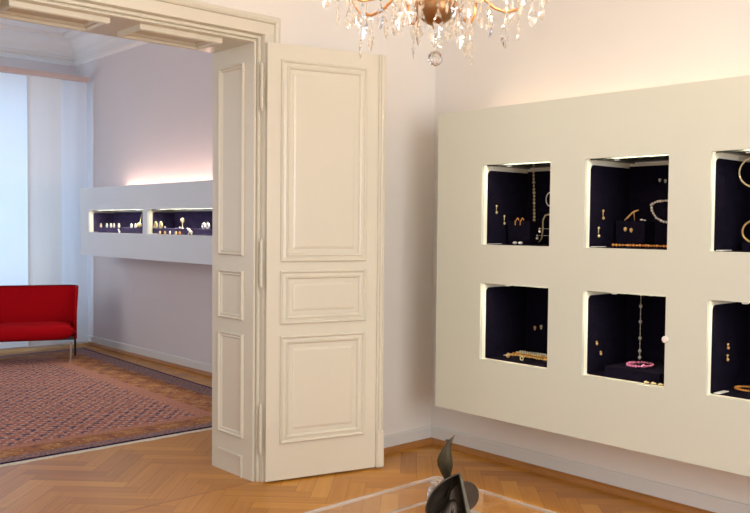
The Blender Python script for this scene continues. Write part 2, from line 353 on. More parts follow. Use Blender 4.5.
# ---- baseboards: white board with an oak strip at its foot
def skirting(name, pts, nrm, label, oak_h=0.040, top=0.118):
    """pts: start/end on the wall line; nrm into the room"""
    (x0, y0), (x1, y1) = pts; d = Vector((x1 - x0, y1 - y0, 0)); n = Vector(nrm + (0,))
    bm = B(); P = [(0, oak_h - .004), (0.016, oak_h - .004), (0.016, top - .010), (0.012, top - .002), (0.006, top), (0, top)]
    prism(bm, [Vector((x0, y0, 0)) + n * a + Z_ * z for a, z in P], d); o = struct(name, bm, 'white_baseboard', label)
    bm = B(); P = [(0, 0.0), (0.046, 0.0), (0.045, 0.012), (0.036, 0.028), (0.024, 0.037), (0.012, oak_h), (0, oak_h)]
    prism(bm, [Vector((x0, y0, 0)) + n * a + Z_ * z for a, z in P], d); struct('oak_strip', bm, 'oak_moulding', parent=o)
skirting('baseboard_right', ((0, -6.5), (0, 0)), (-1, 0), 'white baseboard with oak strip under the large cabinet')
skirting('baseboard_middle', ((-1.305, 0), (-0.0, 0)), (0, -1), 'white baseboard with oak strip behind the open door leaf')
skirting('baseboard_middle_left', ((-6.5, 0), (-3.1, 0)), (0, -1), 'white baseboard left of the doorway')
skirting('baseboard_far_right', ((FX, T), (FX, FY)), (-1, 0), 'white baseboard with oak strip under the far wall cabinet')
skirting('baseboard_far', ((-4.75, FY), (FX, FY)), (0, -1), 'white baseboard of the window wall')

# ---- doorway casing (three sides)
cas = [(0, -.06), (0, -.047), (.003, -.041), (.009, -.039), (.013, -.043), (.014, -.052), (.018, -.052), (.019, -.034), (.022, -.029), (.034, -.029), (.036, -.034), (.038, -.034), (.040, -.002), (.043, .005),
       (.106, .005), (.108, .000), (.112, .012), (.122, .018), (.127, .012), (.131, .014), (.143, .010), (.150, .003), (.152, 0)]
bm = B(); rings = []
for s, h in cas:
    rings.append([bm.verts.new(q) for q in ((JX0 - s, -h, 0), (JX0 - s, -h, DH + s), (JX1 + s, -h, DH + s), (JX1 + s, -h, 0))])
for A, Bq in zip(rings, rings[1:]):
    for j in range(3): bm.faces.new((A[j], A[j + 1], Bq[j + 1], Bq[j]))
struct('trim_1', bm, 'cream_lacquer', 'moulded cream casing around the doorway')
# ---- panelled jamb linings
PR = [(0.0, 0.0), (0.0, 0.012), (0.006, 0.017), (0.012, 0.013), (0.016, 0.006), (0.024, 0.008), (0.030, 0.002), (0.036, -0.004)]
def lining(bm_list, o, u, v, n, u0, u1, v0, v1, panels, th=0.012):
    oriented_box(bm_list, o, u, v, n, u0, u1, v0, v1, 0, th)
def lining_frames(o, u, v, n, panels, parent, th=0.012):
    for r in panels:
        bm = B(); frame_sweep(bm, Vector(o) + n * th, u, v, n, r, PR); obj('panel_moulding', bm, 'cream_lacquer', parent)
bm = B(); box(bm, JX1 - .0, JX1 + .012, 0.06, T, 0, DH); j1 = struct('trim_2', bm, 'cream_lacquer', 'panelled right jamb of the doorway')
rv = [(0.14, 0.405, 1.318, 2.44), (0.14, 0.405, 0.937, 1.226), (0.14, 0.405, 0.237, 0.852), (0.15, 0.405, 0.0, 0.128)]
for r in rv[:3]:
    bm = B(); frame_sweep(bm, (JX1, 0, 0), Y_, Z_, -X_, r, [(s, h + 0.0) for s, h in PR]); obj('panel_moulding', bm, 'cream_lacquer', j1)
bm = B()
prism(bm, [(JX1, .15, 0), (JX1, .15, .128), (JX1, .405, .128), (JX1, .405, .120), (JX1, .158, .120), (JX1, .158, 0)], (-.012, 0, 0)); obj('panel_moulding', bm, 'cream_lacquer', j1)
bm = B(); box(bm, JX0 - .012, JX0, 0.06, T, 0, DH); j2 = struct('trim_3', bm, 'cream_lacquer', 'panelled left jamb of the doorway')
for r in rv[:3]:
    bm = B(); frame_sweep(bm, (JX0, 0, 0), Y_, Z_, X_, r, PR); obj('panel_moulding', bm, 'cream_lacquer', j2)
bm = B(); box(bm, JX0, JX1, 0.06, T, DH, DH + .012); j3 = struct('trim_4', bm, 'cream_lacquer', 'panelled head of the doorway')
PS = [(0.0, 0.0), (0.0, 0.024), (0.008, 0.030), (0.018, 0.028), (0.024, 0.014), (0.036, 0.012), (0.044, -0.002)]
for r in ((-2.135, -1.635, 0.095, 0.36), (-2.80, -2.30, 0.095, 0.36)):
    bm = B(); frame_sweep(bm, (0, 0, DH), X_, Y_, -Z_, r, PS); obj('panel_moulding', bm, 'cream_lacquer', j3)

# ---- open door leaf
DA = Vector((-1.385, -0.055, 0)); ang = math.radians(-15.0)
du = Vector((math.cos(ang), math.sin(ang), 0)); dn = Vector((math.sin(ang), -math.cos(ang), 0))   # dn: towards the viewer
door = thing('door_1', 'cream panelled door leaf folded back against the wall', 'door', (DA.x, DA.y, 0.0), kind='structure')
panels = [(0.041, 0.594, 1.285, 2.449), (0.041, 0.597, 0.922, 1.237), (0.043, 0.590, 0.225, 0.857)]
bm = B()
us = [-0.040, 0.041 + .06, 0.594 - .06, 0.672]
zs = [0.012, 0.225 + .06, 0.857 - .06, 0.922 + .06, 1.237 - .06, 1.285 + .06, 2.449 - .06, 2.537]
prism(bm, [DA + du * a + dn * h + Z_ * .012 for a, h in ((-.040, 0), (-.040, -.016), (-.031, -.016), (-.031, -.024), (-.040, -.024), (-.040, -.040), (.672, -.042), (.672, 0))], Z_ * 2.525)
obj('leaf', bm, 'cream_lacquer', door)
PD = [(0.0, 0.0), (0.001, 0.010), (0.008, 0.016), (0.015, 0.012), (0.018, 0.005), (0.034, 0.007), (0.038, 0.012), (0.046, 0.009), (0.052, 0.001)]
for r in panels:
    bm = B(); frame_sweep(bm, DA, du, Z_, dn, r, PD); mo = obj('panel_moulding', bm, 'cream_lacquer', door)
    bm = B(); fld = [(0.078, 0.0), (0.080, 0.003), (0.092, 0.006)]
    frame_sweep(bm, DA, du, Z_, dn, r, fld)
    u0, u1, v0, v1 = r; q = 0.092
    bm.faces.new([bm.verts.new(DA + du * a + Z_ * b_ + dn * 0.006) for a, b_ in ((u0 + q, v0 + q), (u1 - q, v0 + q), (u1 - q, v1 - q), (u0 + q, v1 - q))])
    obj('raised_field', bm, 'cream_lacquer', mo)
# astragal: fluted cover strip on the free edge with a plain foot block
bm = B()
prof = [(0.672, -0.042), (0.672, 0.010), (0.676, 0.014), (0.682, 0.014), (0.685, 0.007), (0.689, 0.016), (0.697, 0.020), (0.705, 0.016), (0.709, 0.006), (0.713, 0.010), (0.720, 0.008), (0.722, -0.042)]
prism(bm, [DA + du * a + dn * h + Z_ * 0.235 for a, h in prof], Z_ * (2.537 - 0.235)); ast = obj('astragal', bm, 'cream_lacquer', door)
bm = B(); oriented_box(bm, DA, du, dn, Z_, 0.672, 0.724, -0.042, 0.022, 0.012, 0.235)
bmesh.ops.bevel(bm, geom=bm.edges[:], offset=0.005, segments=2, affect='EDGES'); obj('foot_block', bm, 'cream_lacquer', ast)
for z0, z1 in ((2.16, 2.42), (1.14, 1.41), (0.175, 0.46)):
    bm = B(); hx, hy = -1.438, -0.012; zm = (z0 + z1) / 2
    lathe(bm, [(0, z0 - .012), (.004, z0 - .006), (.003, z0), (.0085, z0 + .004), (.0085, zm - .002), (.006, zm), (.0085, zm + .002), (.0085, z1 - .004), (.003, z1), (.004, z1 + .006), (0, z1 + .012)], (hx, hy, 0), 10)
    box(bm, hx - .003, hx + .003, hy + .004, hy + .018, z0 + .01, zm)
    obj('hinge', bm, 'cream_lacquer', door)

# ================================================================== LARGE WALL CABINET (near room)
def cabinet(root, xf, xb, yr, zr, niches, paint, velvet, tube_m, band, depth_back, lamp_x, tube_r):
    bm = B(); board(bm, 0, xf, xf + .02, yr, zr, [(n[0], n[1], n[2], n[3]) for n in niches])
    y0, y1 = yr; z0, z1 = zr
    box(bm, xf + .02, xb, y0, y0 + .02, z0, z1); box(bm, xf + .02, xb, y1 - .02, y1, z0, z1)
    box(bm, xf + .02, xb, y0 + .02, y1 - .02, z0, z0 + .02); box(bm, xf + .02, xb, y0 + .02, y1 - .02, z1 - .10, z1 - .08)
    bd = obj('cabinet_body', bm, paint, root)
    for (a, b_, c_, d_) in niches:
        t = .008; bk = depth_back; tube_r = .007
        bm = B()
        box(bm, xf + .02, bk, b_, b_ + t, c_ - t, d_ + t); box(bm, xf + .02, bk, a - t, a, c_ - t, d_ + t)
        box(bm, xf + .02, bk, a, b_, c_ - t, c_); box(bm, xf + .045, bk, a, b_, d_, d_ + t); box(bm, xf + .02, xf + .05, a, b_, d_ + .028, d_ + .028 + t); box(bm, bk, bk + t, a - t, b_ + t, c_ - t, d_ + t)
        ni = obj('niche', bm, 'niche_white', root, label='white box niche')
        # velvet: side panels with a rounded front top corner, back, floor
        bm = B(); x0 = xf + band; x1 = bk - .003; zt = d_ - .028; r = .028 if d_ - c_ > .3 else .02
        poly = [(x1, c_ + .003), (x0, c_ + .003)] + [(x0 + r - r * math.cos(k / 6 * PI / 2), zt - r + r * math.sin(k / 6 * PI / 2)) for k in range(7)] + [(x1, zt)]
        prism(bm, [(x, b_, z) for x, z in poly], (0, -.003, 0)); prism(bm, [(x, a, z) for x, z in poly], (0, .003, 0))
        box(bm, bk - .003, bk, a, b_, c_, zt + .01); box(bm, xf + .055, bk - .003, a + .003, b_ - .003, c_, c_ + .003)
        obj('velvet_lining', bm, velvet, ni, label='dark purple velvet lining')
        bm = B(); box(bm, xf + .06, bk - .012, a + .004, b_ - .03, d_ - .005, d_ - .0005); box(bm, xf + .0405, xf + .0445, a + .004, b_ - .004, d_ - .005, d_ + .027); obj('ceiling_panel', bm, 'dark_ceiling_panel', ni, label='dark glossy ceiling panel')  # second box: dark strip added to blacken the lit lamp slot
        bm = B(); box(bm, bk - .10, bk - .075, a + .03, b_ - .09, d_ - .011, d_ - .0055); obj('tube_reflection', bm, 'silver', ni, label='slim strip imitating the tube reflection')  # strip put in as the lamp tube's reflection on the ceiling
        bm = B(); box(bm, xf + .055, xf + .075, b_ - .16, b_ - .135, d_ - .013, d_ - .0055, .002, 1); obj('ceiling_clip', bm, 'silver', ni, label='small metal clip')
        bm = B(); tube(bm, [(xf + .033, a + .03, d_ + .014), (xf + .033, b_ - .13, d_ + .014)], tube_r, 8); obj('lamp_tube', bm, tube_m, ni, label='lit tube behind the upper lip')
    return bd

COLS = [(-1.295, -0.815), (-1.982, -1.514), (-2.668, -2.190)]
ROWS = [(1.396, 1.858), (0.727, 1.172)]
big = thing('jewellery_cabinet', 'large cream wall cabinet with rows of square lit jewellery niches', 'display cabinet', (-0.225, -1.75, 0.392))
cabinet(big, -0.45, -0.0, (-3.03, -0.462), (0.392, 2.186), [(c[0], c[1], r[0], r[1]) for r in ROWS for c in COLS], 'cabinet_paint', 'velvet', 'niche_tube', 0.05, -0.018, -0.30, 0.007)
bm = B(); tube(bm, [(-0.12, -2.95, 2.125), (-0.12, -0.56, 2.125)], 0.012, 8); obj('uplight', bm, 'uplight_tube', big, label='warm light tube hidden behind the top edge')

far = thing('wall_display_cabinet', 'long grey-white wall cabinet with two low lit niches in the far room', 'display cabinet', (-0.05, 3.64, 1.142))
FN = [(3.737, 5.005, 1.398, 1.642), (2.37, 3.635, 1.398, 1.642)]
cabinet(far, -0.27, 0.18, (2.04, 5.228), (1.142, 1.889), FN, 'far_cabinet_paint', 'far_velvet', 'far_niche_tube', 0.055, 0.03, -0.20, 0.006)
bm = B(); tube(bm, [(0.08, 2.12, 1.825), (0.08, 5.0, 1.825)], 0.011, 8); obj('uplight', bm, 'far_uplight_tube', far, label='pinkish light tube hidden behind the top edge')

# ================================================================== PANEL CURTAINS
rail = B(); box(rail, -3.6, 0.14, 5.90, 5.99, 3.20, 3.262, .004, 1)
tag(obj('curtain_rail', rail, 'curtain_rail'), 'pinkish ceiling-high curtain rail above the panel curtains', 'curtain rail')
def panel_curtain(x0, x1, y, label, material):
    t = thing('panel_curtain', label, 'curtain', ((x0 + x1) / 2, y, 0.03), group='flat panel curtains behind the sofa')
    bm = B(); n = 10; front = []
    for i in range(n + 1):
        x = x0 + (x1 - x0) * i / n
        front.append([bm.verts.new((x, y + 0.004 * math.sin(i * 1.3 + x0), z)) for z in (0.05, 1.1, 2.2, 3.205)])
    for i in range(n):
        for j in range(3): bm.faces.new((front[i][j], front[i + 1][j], front[i + 1][j + 1], front[i][j + 1]))
    obj('fabric', bm, material, t, smooth=True, recalc=True)
    bm = B(); box(bm, x0, x1, y - .006, y + .006, 0.03, 0.055, .002, 1); obj('weight_bar', bm, 'silver', t, label='slim bottom bar')
    return t
panel_curtain(-0.21, 0.128, 5.955, 'bluish white panel curtain nearest the right wall, behind the sofa end', 'medium_fabric')
panel_curtain(-0.60, -0.20, 5.925, 'greyer panel curtain, second from the right wall, behind the sofa back', 'dense_fabric')
panel_curtain(-1.30, -0.57, 5.965, 'brightest bluish panel curtain at the left edge of the photo', 'sheer_fabric')
panel_curtain(-2.05, -1.32, 5.930, 'panel curtain further left along the rail', 'dense_fabric')
panel_curtain(-2.80, -2.03, 5.965, 'panel curtain at the left end of the rail', 'sheer_fabric')

# ================================================================== RUG
RC = [Vector((-3.45, 1.325, 0)), Vector((-0.215, 1.325, 0)), Vector((-0.02, 5.72, 0)), Vector((-3.45, 5.60, 0))]
RW, RL = 3.3, 4.35
bm = B(); uvl = bm.loops.layers.uv.new('rug'); nx, ny = 40, 50; th = 0.010
def rp(u, v): return (RC[0] * (1 - u) + RC[1] * u) * (1 - v) + (RC[3] * (1 - u) + RC[2] * u) * v
gr = [[bm.verts.new(rp(i / nx, j / ny) + Z_ * (th + .0008 * math.sin(i * 1.7 + j))) for j in range(ny + 1)] for i in range(nx + 1)]
lo = [[bm.verts.new(rp(i / nx, j / ny) + Z_ * 0.001) for j in (0, ny)] for i in range(nx + 1)]
for i in range(nx):
    for j in range(ny):
        f = bm.faces.new((gr[i][j], gr[i + 1][j], gr[i + 1][j + 1], gr[i][j + 1]))
        for lp, (a, b_) in zip(f.loops, ((i, j), (i + 1, j), (i + 1, j + 1), (i, j + 1))): lp[uvl].uv = (a / nx, b_ / ny)
    f = bm.faces.new((lo[i][0], lo[i + 1][0], gr[i + 1][0], gr[i][0]))
    for lp in f.loops: lp[uvl].uv = (0.5, 0.0)
    f = bm.faces.new((gr[i][ny], gr[i + 1][ny], lo[i + 1][1], lo[i][1]))
    for lp in f.loops: lp[uvl].uv = (0.5, 1.0)
for i in (0, nx):
    f = bm.faces.new([lo[i][0]] + [gr[i][j] for j in range(ny + 1)] + [lo[i][1]])
    for lp in f.loops: lp[uvl].uv = (0 if i == 0 else 1, 0.5)
m = bpy.data.materials.new('persian_rug'); m.use_nodes = True; nt = m.node_tree; N = nt.nodes; L = nt.links; b = N['Principled BSDF']
b.inputs['Roughness'].default_value = 0.95; b.inputs['Specular IOR Level'].default_value = 0.1
uv = N.new('ShaderNodeUVMap'); uv.uv_map = 'rug'; sp = N.new('ShaderNodeSeparateXYZ'); L.new(uv.outputs[0], sp.inputs[0])
def math_(op, a, b_=None, c_=None):
    n = N.new('ShaderNodeMath'); n.operation = op
    for i, q in enumerate((a, b_, c_)):
        if q is None: continue
        if isinstance(q, (int, float)): n.inputs[i].default_value = q
        else: L.new(q, n.inputs[i])
    return n.outputs[0]
u = math_('MULTIPLY', sp.outputs[0], RW); v = math_('MULTIPLY', sp.outputs[1], RL)
du_ = math_('MINIMUM', u, math_('SUBTRACT', RW, u)); dv_ = math_('MINIMUM', v, math_('SUBTRACT', RL, v)); dd = math_('MINIMUM', du_, dv_)
along = math_('ADD', u, v)
def rgbmix(f, A, Bc):
    n = N.new('ShaderNodeMix'); n.data_type = 'RGBA'
    for i, q in ((6, A), (7, Bc)):
        if isinstance(q, tuple): n.inputs[i].default_value = q + (1,)
        else: L.new(q, n.inputs[i])
    L.new(f, n.inputs[0]); return n.outputs[2]
def rep(coord, per, off=0.0): return math_('SINE', math_('MULTIPLY_ADD', coord, 2 * PI / per, off))
comb = N.new('ShaderNodeCombineXYZ'); L.new(u, comb.inputs[0]); L.new(v, comb.inputs[1])
def noise(sc, d=2):
    n = N.new('ShaderNodeTexNoise'); n.inputs['Scale'].default_value = sc; n.inputs['Detail'].default_value = d; L.new(comb.outputs[0], n.inputs['Vector']); return n.outputs['Fac']
def voro(sc):
    n = N.new('ShaderNodeTexVoronoi'); n.inputs['Scale'].default_value = sc; n.inputs['Randomness'].default_value = 0.35; L.new(comb.outputs[0], n.inputs['Vector']); return n
# field: staggered rosettes
P1 = 0.17
a1 = math_('MULTIPLY', rep(u, P1), rep(v, P1 * 1.15)); a2 = math_('MULTIPLY', rep(u, P1 / 2, 0.6), rep(v, P1 * .57, 1.1))
f1 = math_('ADD', a1, math_('MULTIPLY', a2, 0.7)); f1 = math_('ADD', f1, math_('MULTIPLY_ADD', noise(30, 3), 4.6, -2.3))
f2 = math_('ADD', math_('MULTIPLY', rep(u, P1 / 2, 1.2), rep(v, P1 / 1.9, .2)), math_('MULTIPLY_ADD', noise(40, 3), 4.2, -2.1))
navy = math_('GREATER_THAN', f1, 0.55)
crm = math_('GREATER_THAN', f2, 0.60)
rst = math_('GREATER_THAN', math_('MULTIPLY', f1, -1.0), 0.6)
field = rgbmix(navy, (0.44, 0.20, 0.145), (0.11, 0.075, 0.12)); field = rgbmix(rst, field, (0.33, 0.135, 0.10)); field = rgbmix(crm, field, (0.56, 0.41, 0.34))
ddw = math_('MINIMUM', math_('MULTIPLY', du_, 0.62), dv_)
b1 = math_('ADD', math_('MULTIPLY', rep(u, 0.30), rep(v, 0.30)), math_('MULTIPLY_ADD', noise(16, 3), 7.0, -3.5))
bord = rgbmix(math_('GREATER_THAN', b1, 0.6), (0.38, 0.165, 0.075), (0.46, 0.25, 0.11)); bord = rgbmix(math_('LESS_THAN', b1, -0.8), bord, (0.24, 0.11, 0.085))
bord = rgbmix(math_('GREATER_THAN', f2, 1.1), bord, (0.58, 0.40, 0.24))
g1 = math_('GREATER_THAN', math_('MULTIPLY_ADD', noise(45, 3), 1.0, 0.0), 0.5)
guard = rgbmix(g1, (0.36, 0.22, 0.19), (0.20, 0.14, 0.155)); guard2 = rgbmix(g1, (0.50, 0.25, 0.17), (0.42, 0.20, 0.15))
edge = (0.022, 0.012, 0.045)
col = rgbmix(math_('GREATER_THAN', dd, 0.022), edge, guard)
col = rgbmix(math_('GREATER_THAN', ddw, 0.125), col, bord)
col = rgbmix(math_('GREATER_THAN', ddw, 0.32), col, guard2)
col = rgbmix(math_('GREATER_THAN', ddw, 0.40), col, field)
tint = rgbmix(noise(1.6, 3), (0.86, 0.86, 0.92), (1.1, 1.05, 1.0))
mu_ = N.new('ShaderNodeMix'); mu_.data_type = 'RGBA'; mu_.blend_type = 'MULTIPLY'; mu_.inputs[0].default_value = 1; L.new(col, mu_.inputs[6]); L.new(tint, mu_.inputs[7])
L.new(mu_.outputs[2], b.inputs['Base Color'])
M['persian_rug'] = m
rug = thing('oriental_rug', 'large red and navy patterned oriental rug on the far room parquet', 'rug', (-1.8, 3.5, 0.0))
obj('pile', bm, m, rug)
bm = B(); n = 60
fr_ = [(RC[0].lerp(RC[1], i / n)) for i in range(n + 1)]
va = [bm.verts.new(p + Z_ * .006 + Y_ * .004) for p in fr_]; vb = [bm.verts.new(p + Z_ * .002 - Y_ * (0.040 + .006 * math.sin(i * 1.9) + .004 * math.sin(i * .7))) for i, p in enumerate(fr_)]
vc = [bm.verts.new(q.co - Z_ * .0015) for q in vb]
for i in range(n):
    bm.faces.new((va[i], va[i + 1], vb[i + 1], vb[i])); bm.faces.new((vb[i], vb[i + 1], vc[i + 1], vc[i]))
obj('fringe', bm, 'rug_fringe', rug, label='narrow cream fringe along the near edge')

# ================================================================== SOFA
SL = Vector((0.924, -0.383, 0)).normalized(); SB = Vector((0.383, 0.924, 0)).normalized()     # along, backwards
SO = Vector((-0.585, 4.742, 0))
LEN = 1.34
sofa = thing('sofa', 'red high-backed two-seat sofa on slim metal legs at the left edge', 'sofa', (SO.x - SL.x * .75, SO.y - SL.y * .75, 0))
def sp3(a, b_, z): return SO + SL * a + SB * b_ + Z_ * z       # a along (0 = front right leg), b back, z up
# wraparound back: path in plan from the front right end round the back to the front left end
R_ = 0.10
a_r, a_l, b_f, b_b = 0.062, 0.062 - LEN, 0.20, 0.56
path = [(a_r - .0, b_f)] + [(a_r, b_f + (b_b - R_ - b_f) * k / 4) for k in (1, 2, 3, 4)]
path += [(a_r - R_ + R_ * math.cos(k / 6 * PI / 2), b_b - R_ + R_ * math.sin(k / 6 * PI / 2)) for k in range(1, 7)]
path += [(a_r - R_ + (a_l - a_r + 2 * R_) * k / 12, b_b) for k in range(1, 12)]
path += [(a_l + R_ - R_ * math.sin(k / 6 * PI / 2), b_b - R_ + R_ * math.cos(k / 6 * PI / 2)) for k in range(0, 7)]
path += [(a_l, b_b - R_ - (b_b - R_ - b_f) * k / 4) for k in (1, 2, 3, 4)]
bm = B(); rings = []; tk = 0.030
for i, (a, b_) in enumerate(path):
    p0 = path[max(i - 1, 0)]; p1 = path[min(i + 1, len(path) - 1)]
    tx, ty = p1[0] - p0[0], p1[1] - p0[1]; l_ = math.hypot(tx, ty); nxn, nyn = -ty / l_, tx / l_      # inward normal
    nxn, nyn = (nxn, nyn)
    cz = 0.805
    sl = min(1.0, max(0.0, (b_ - b_f) / (b_b - b_f)))
    sec = []
    lean = 0.03 * sl
    for q, z in ((0.0, 0.24), (-0.002, 0.5), (0.0 - lean, cz - .012), (0.006 - lean, cz), (tk * .75 - lean, cz), (tk * .8 - lean, cz - .012), (tk * 1.1, 0.5), (tk * 1.2, 0.24)):
        zz = z - (0.004 if z > .7 else 0) * 0
        sec.append(bm.verts.new(sp3(a + nxn * q, b_ + nyn * q, zz)))
    rings.append(sec)
for A, Bq in zip(rings, rings[1:]):
    for j in range(8): bm.faces.new((A[j], A[(j + 1) % 8], Bq[(j + 1) % 8], Bq[j]))
bm.faces.new(rings[0]); bm.faces.new(rings[-1][::-1])
obj('backrest', bm, 'red_wool', sofa, smooth=True)
# piping along the top rim
bm = B(); tube(bm, [sp3(a, b_, 0.803) for a, b_ in path], 0.006, 6); obj('piping', bm, 'dark_red_wool', sofa, smooth=True, label='darker red piping on the rim')
# seat cushion: rounded bolster-like pad
bm = B(); nseg = 22; rings = []
sec = []
for k in range(20):
    t = 2 * PI * k / 20; c_, s_ = math.cos(t), math.sin(t)
    sec.append((math.copysign(abs(c_) ** 0.55, c_), math.copysign(abs(s_) ** 0.62, s_)))
for i in range(nseg + 1):
    s = -1 + 2 * i / nseg; k = (1 - abs(s) ** 9) ** 0.5 if abs(s) < 1 else 0
    k = max(k, 0.02); A = []
    for c_, s_ in sec:
        hb = 0.285 * (0.85 + 0.15 * k); hz = 0.088 * k
        A.append(bm.verts.new(sp3((a_r + a_l) / 2 + s * (LEN / 2 - .012), 0.255 + c_ * hb * k ** .25, 0.325 + s_ * hz + 0.012 * math.cos(c_ * 1.4) * k)))
    rings.append(A)
for A, Bq in zip(rings, rings[1:]):
    for j in range(20): bm.faces.new((A[j], A[(j + 1) % 20], Bq[(j + 1) % 20], Bq[j]))
bm.faces.new(rings[0]); bm.faces.new(rings[-1][::-1])
obj('seat', bm, 'red_wool', sofa, smooth=True)
bm = B(); oriented_box(bm, SO, SL, SB, Z_, a_l + .03, a_r - .03, .03, .52, .255, .285); obj('seat_frame', bm, 'dark_metal', sofa)
for a in (0.0, a_l + .075):
    for b_, mt in ((0.0, 'aluminium'), (0.53, 'dark_metal')):
        bm = B(); lathe(bm, [(0, .0118), (.014, .0118), (.014, .016), (.011, .018), (.012, .235), (0, .235)], sp3(a + (0 if b_ == 0 else .045 if a == 0 else -.045), b_, 0), 10)
        obj('leg', bm, mt, sofa, smooth=False, label='metal front leg' if b_ == 0 else 'dark rear leg')
# ================================================================== ACRYLIC TABLE
TX1, TY1, TX0, TY0, TZ = -1.778, -1.735, -3.05, -2.95, 0.50
tab = thing('acrylic_table', 'low clear acrylic table in the foreground', 'table', ((TX0 + TX1) / 2, (TY0 + TY1) / 2, 0))
bm = B(); box(bm, TX0, TX1, TY0, TY1, TZ - .010, TZ, .001, 1); obj('table_top', bm, 'acrylic', tab)
bm = B()
for (a, b_, c_, d_) in ((TX0, TX1, TY1 - .010, TY1), (TX0, TX1, TY0, TY0 + .010), (TX1 - .010, TX1, TY0 + .01, TY1 - .01), (TX0, TX0 + .010, TY0 + .01, TY1 - .01)): box(bm, a, b_, c_, d_, TZ - .085, TZ - .0105)
obj('apron', bm, 'acrylic', tab)
bm = B(); e_ = .007
for (a, b_, c_, d_) in ((TX0, TX1, TY1, TY1 + e_), (TX0, TX1, TY0 - e_, TY0), (TX1, TX1 + e_, TY0, TY1), (TX0 - e_, TX0, TY0, TY1)): box(bm, a, b_, c_, d_, TZ - .010, TZ)
obj('polished_edge', bm, 'acrylic_edge', tab, label='bright polished edge')
bm = B()
for (a, b_, c_, d_) in ((TX0, TX1, TY1 - .012, TY1), (TX0, TX1, TY0, TY0 + .012), (TX1 - .012, TX1, TY0 + .012, TY1 - .012), (TX0, TX0 + .012, TY0 + .012, TY1 - .012)): box(bm, a, b_, c_, d_, TZ - .093, TZ - .0855)
obj('lower_edge', bm, 'acrylic_edge', tab, label='bright lower edge of the apron')
for x in (TX0 + .012, TX1 - .052):
    for y in (TY0 + .012, TY1 - .052):
        bm = B(); box(bm, x, x + .04, y, y + .04, 0.0005, TZ - .0105, .003, 1); obj('leg', bm, 'acrylic', tab)

# ================================================================== BRONZE SCULPTURE
SR = Vector((0.739, -0.673, 0)).normalized(); SF = Vector((0.673, 0.739, 0)).normalized()    # right / away
PXM = 2.93 / 845
SC = Vector((-2.085, -2.105, TZ))
def sv(px, py, dep=0.0):
    """point on the sculpture in sculpture units: px right of its axis, py above the table"""
    return SC + SR * (px * PXM) + SF * dep + Z_ * (py * PXM)
scu = thing('bronze_sculpture', 'abstract dark bronze sculpture of shell curves on the acrylic table', 'sculpture', tuple(SC))
def solid_sheet(fn, nu, nv, th, material, name, parent, nrm_sign=1, label=None):
    bm = B(); g_ = [[bm.verts.new(fn(i / nu, j / nv)) for j in range(nv + 1)] for i in range(nu + 1)]
    for i in range(nu):
        for j in range(nv):
            try: bm.faces.new((g_[i][j], g_[i + 1][j], g_[i + 1][j + 1], g_[i][j + 1]))
            except ValueError: pass
    bmesh.ops.remove_doubles(bm, verts=bm.verts[:], dist=1e-5)
    bmesh.ops.recalc_face_normals(bm, faces=bm.faces[:])
    bmesh.ops.solidify(bm, geom=bm.faces[:], thickness=th)
    return obj(name, bm, material, parent, smooth=True, label=label)
# bottom y of the base in these units is 0 (table top); apex of the blade about 46 up
def bez(p, t):
    while len(p) > 1: p = [p[i].lerp(p[i + 1], t) for i in range(len(p) - 1)]
    return p[0]
# large cup: a deep shell whose rim runs up to the apex and down the blade
rim_ = [(5.5, 42.5, 0), (-3, 41.2, -.012), (-11.5, 37, -.022), (-20, 29.5, -.03), (-25, 22, -.036), (-27.5, 15, -.04), (-27.5, 9, -.04), (-24.5, 3.5, -.034), (-16, 1.2, -.02), (-4, .8, -.008), (6, .8, .0), (14, .8, .0), (12.5, 11, .0), (10, 22, .0), (7.5, 33, .0)]
def catmull(P, t):
    n_ = len(P); x = t * n_; i_ = int(math.floor(x)) % n_; f_ = x - math.floor(x); p0, p1, p2, p3 = (Vector(P[(i_ + k) % n_]) for k in (-1, 0, 1, 2))
    return 0.5 * ((2 * p1) + (p2 - p0) * f_ + (2 * p0 - 5 * p1 + 4 * p2 - p3) * f_ ** 2 + (3 * p1 - p0 - 3 * p2 + p3) * f_ ** 3)
def cup(u_, v_):
    p = catmull(rim_, v_ % 1.0); c0 = Vector((-6, 14)); r = 1 - u_ * .985
    q = c0.lerp(Vector((p.x, p.y)), r); return sv(q.x, max(q.y, .6), p.z * r + .072 * math.sqrt(max(0, 1 - r * r)))
solid_sheet(cup, 12, 60, 0.0035, 'bronze', 'cup', scu)
# inner curl: a tongue folding up out of the cup
rim2 = [(1, 18, .0), (-4, 17.5, -.005), (-9, 12, -.01), (-14, 6, -.01), (-18, 3, -.015), (-16, 1.5, -.02), (-6, .9, -.02), (2, .9, -.02), (4, 8, -.01), (3.6, 14, -.005)]
def curl(u_, v_):
    p = catmull(rim2, v_ % 1.0); c0 = Vector((-3, 7)); r = 1 - u_ * .985
    q = c0.lerp(Vector((p.x, p.y)), r); return sv(q.x, max(q.y, .6), p.z - .028 * math.sqrt(max(0, 1 - r * r)))
solid_sheet(curl, 8, 40, 0.0035, 'bronze', 'inner_curl', scu)
# blade: near-vertical edge plate running from the apex down to the right
bm = B()
bl = [(7, 46), (11, 44.5), (22, 1), (12, 1), (9, 20)]
vs_ = [sv(a, z, -.012) for a, z in ((5.0, 43), (7.8, 41.5), (18.0, 1), (13.5, 1))]
prism(bm, vs_, SF * .05); bmesh.ops.bevel(bm, geom=bm.edges[:], offset=.0015, segments=1, affect='EDGES'); obj('blade', bm, 'bronze_edge', scu, label='paler worn blade edge')
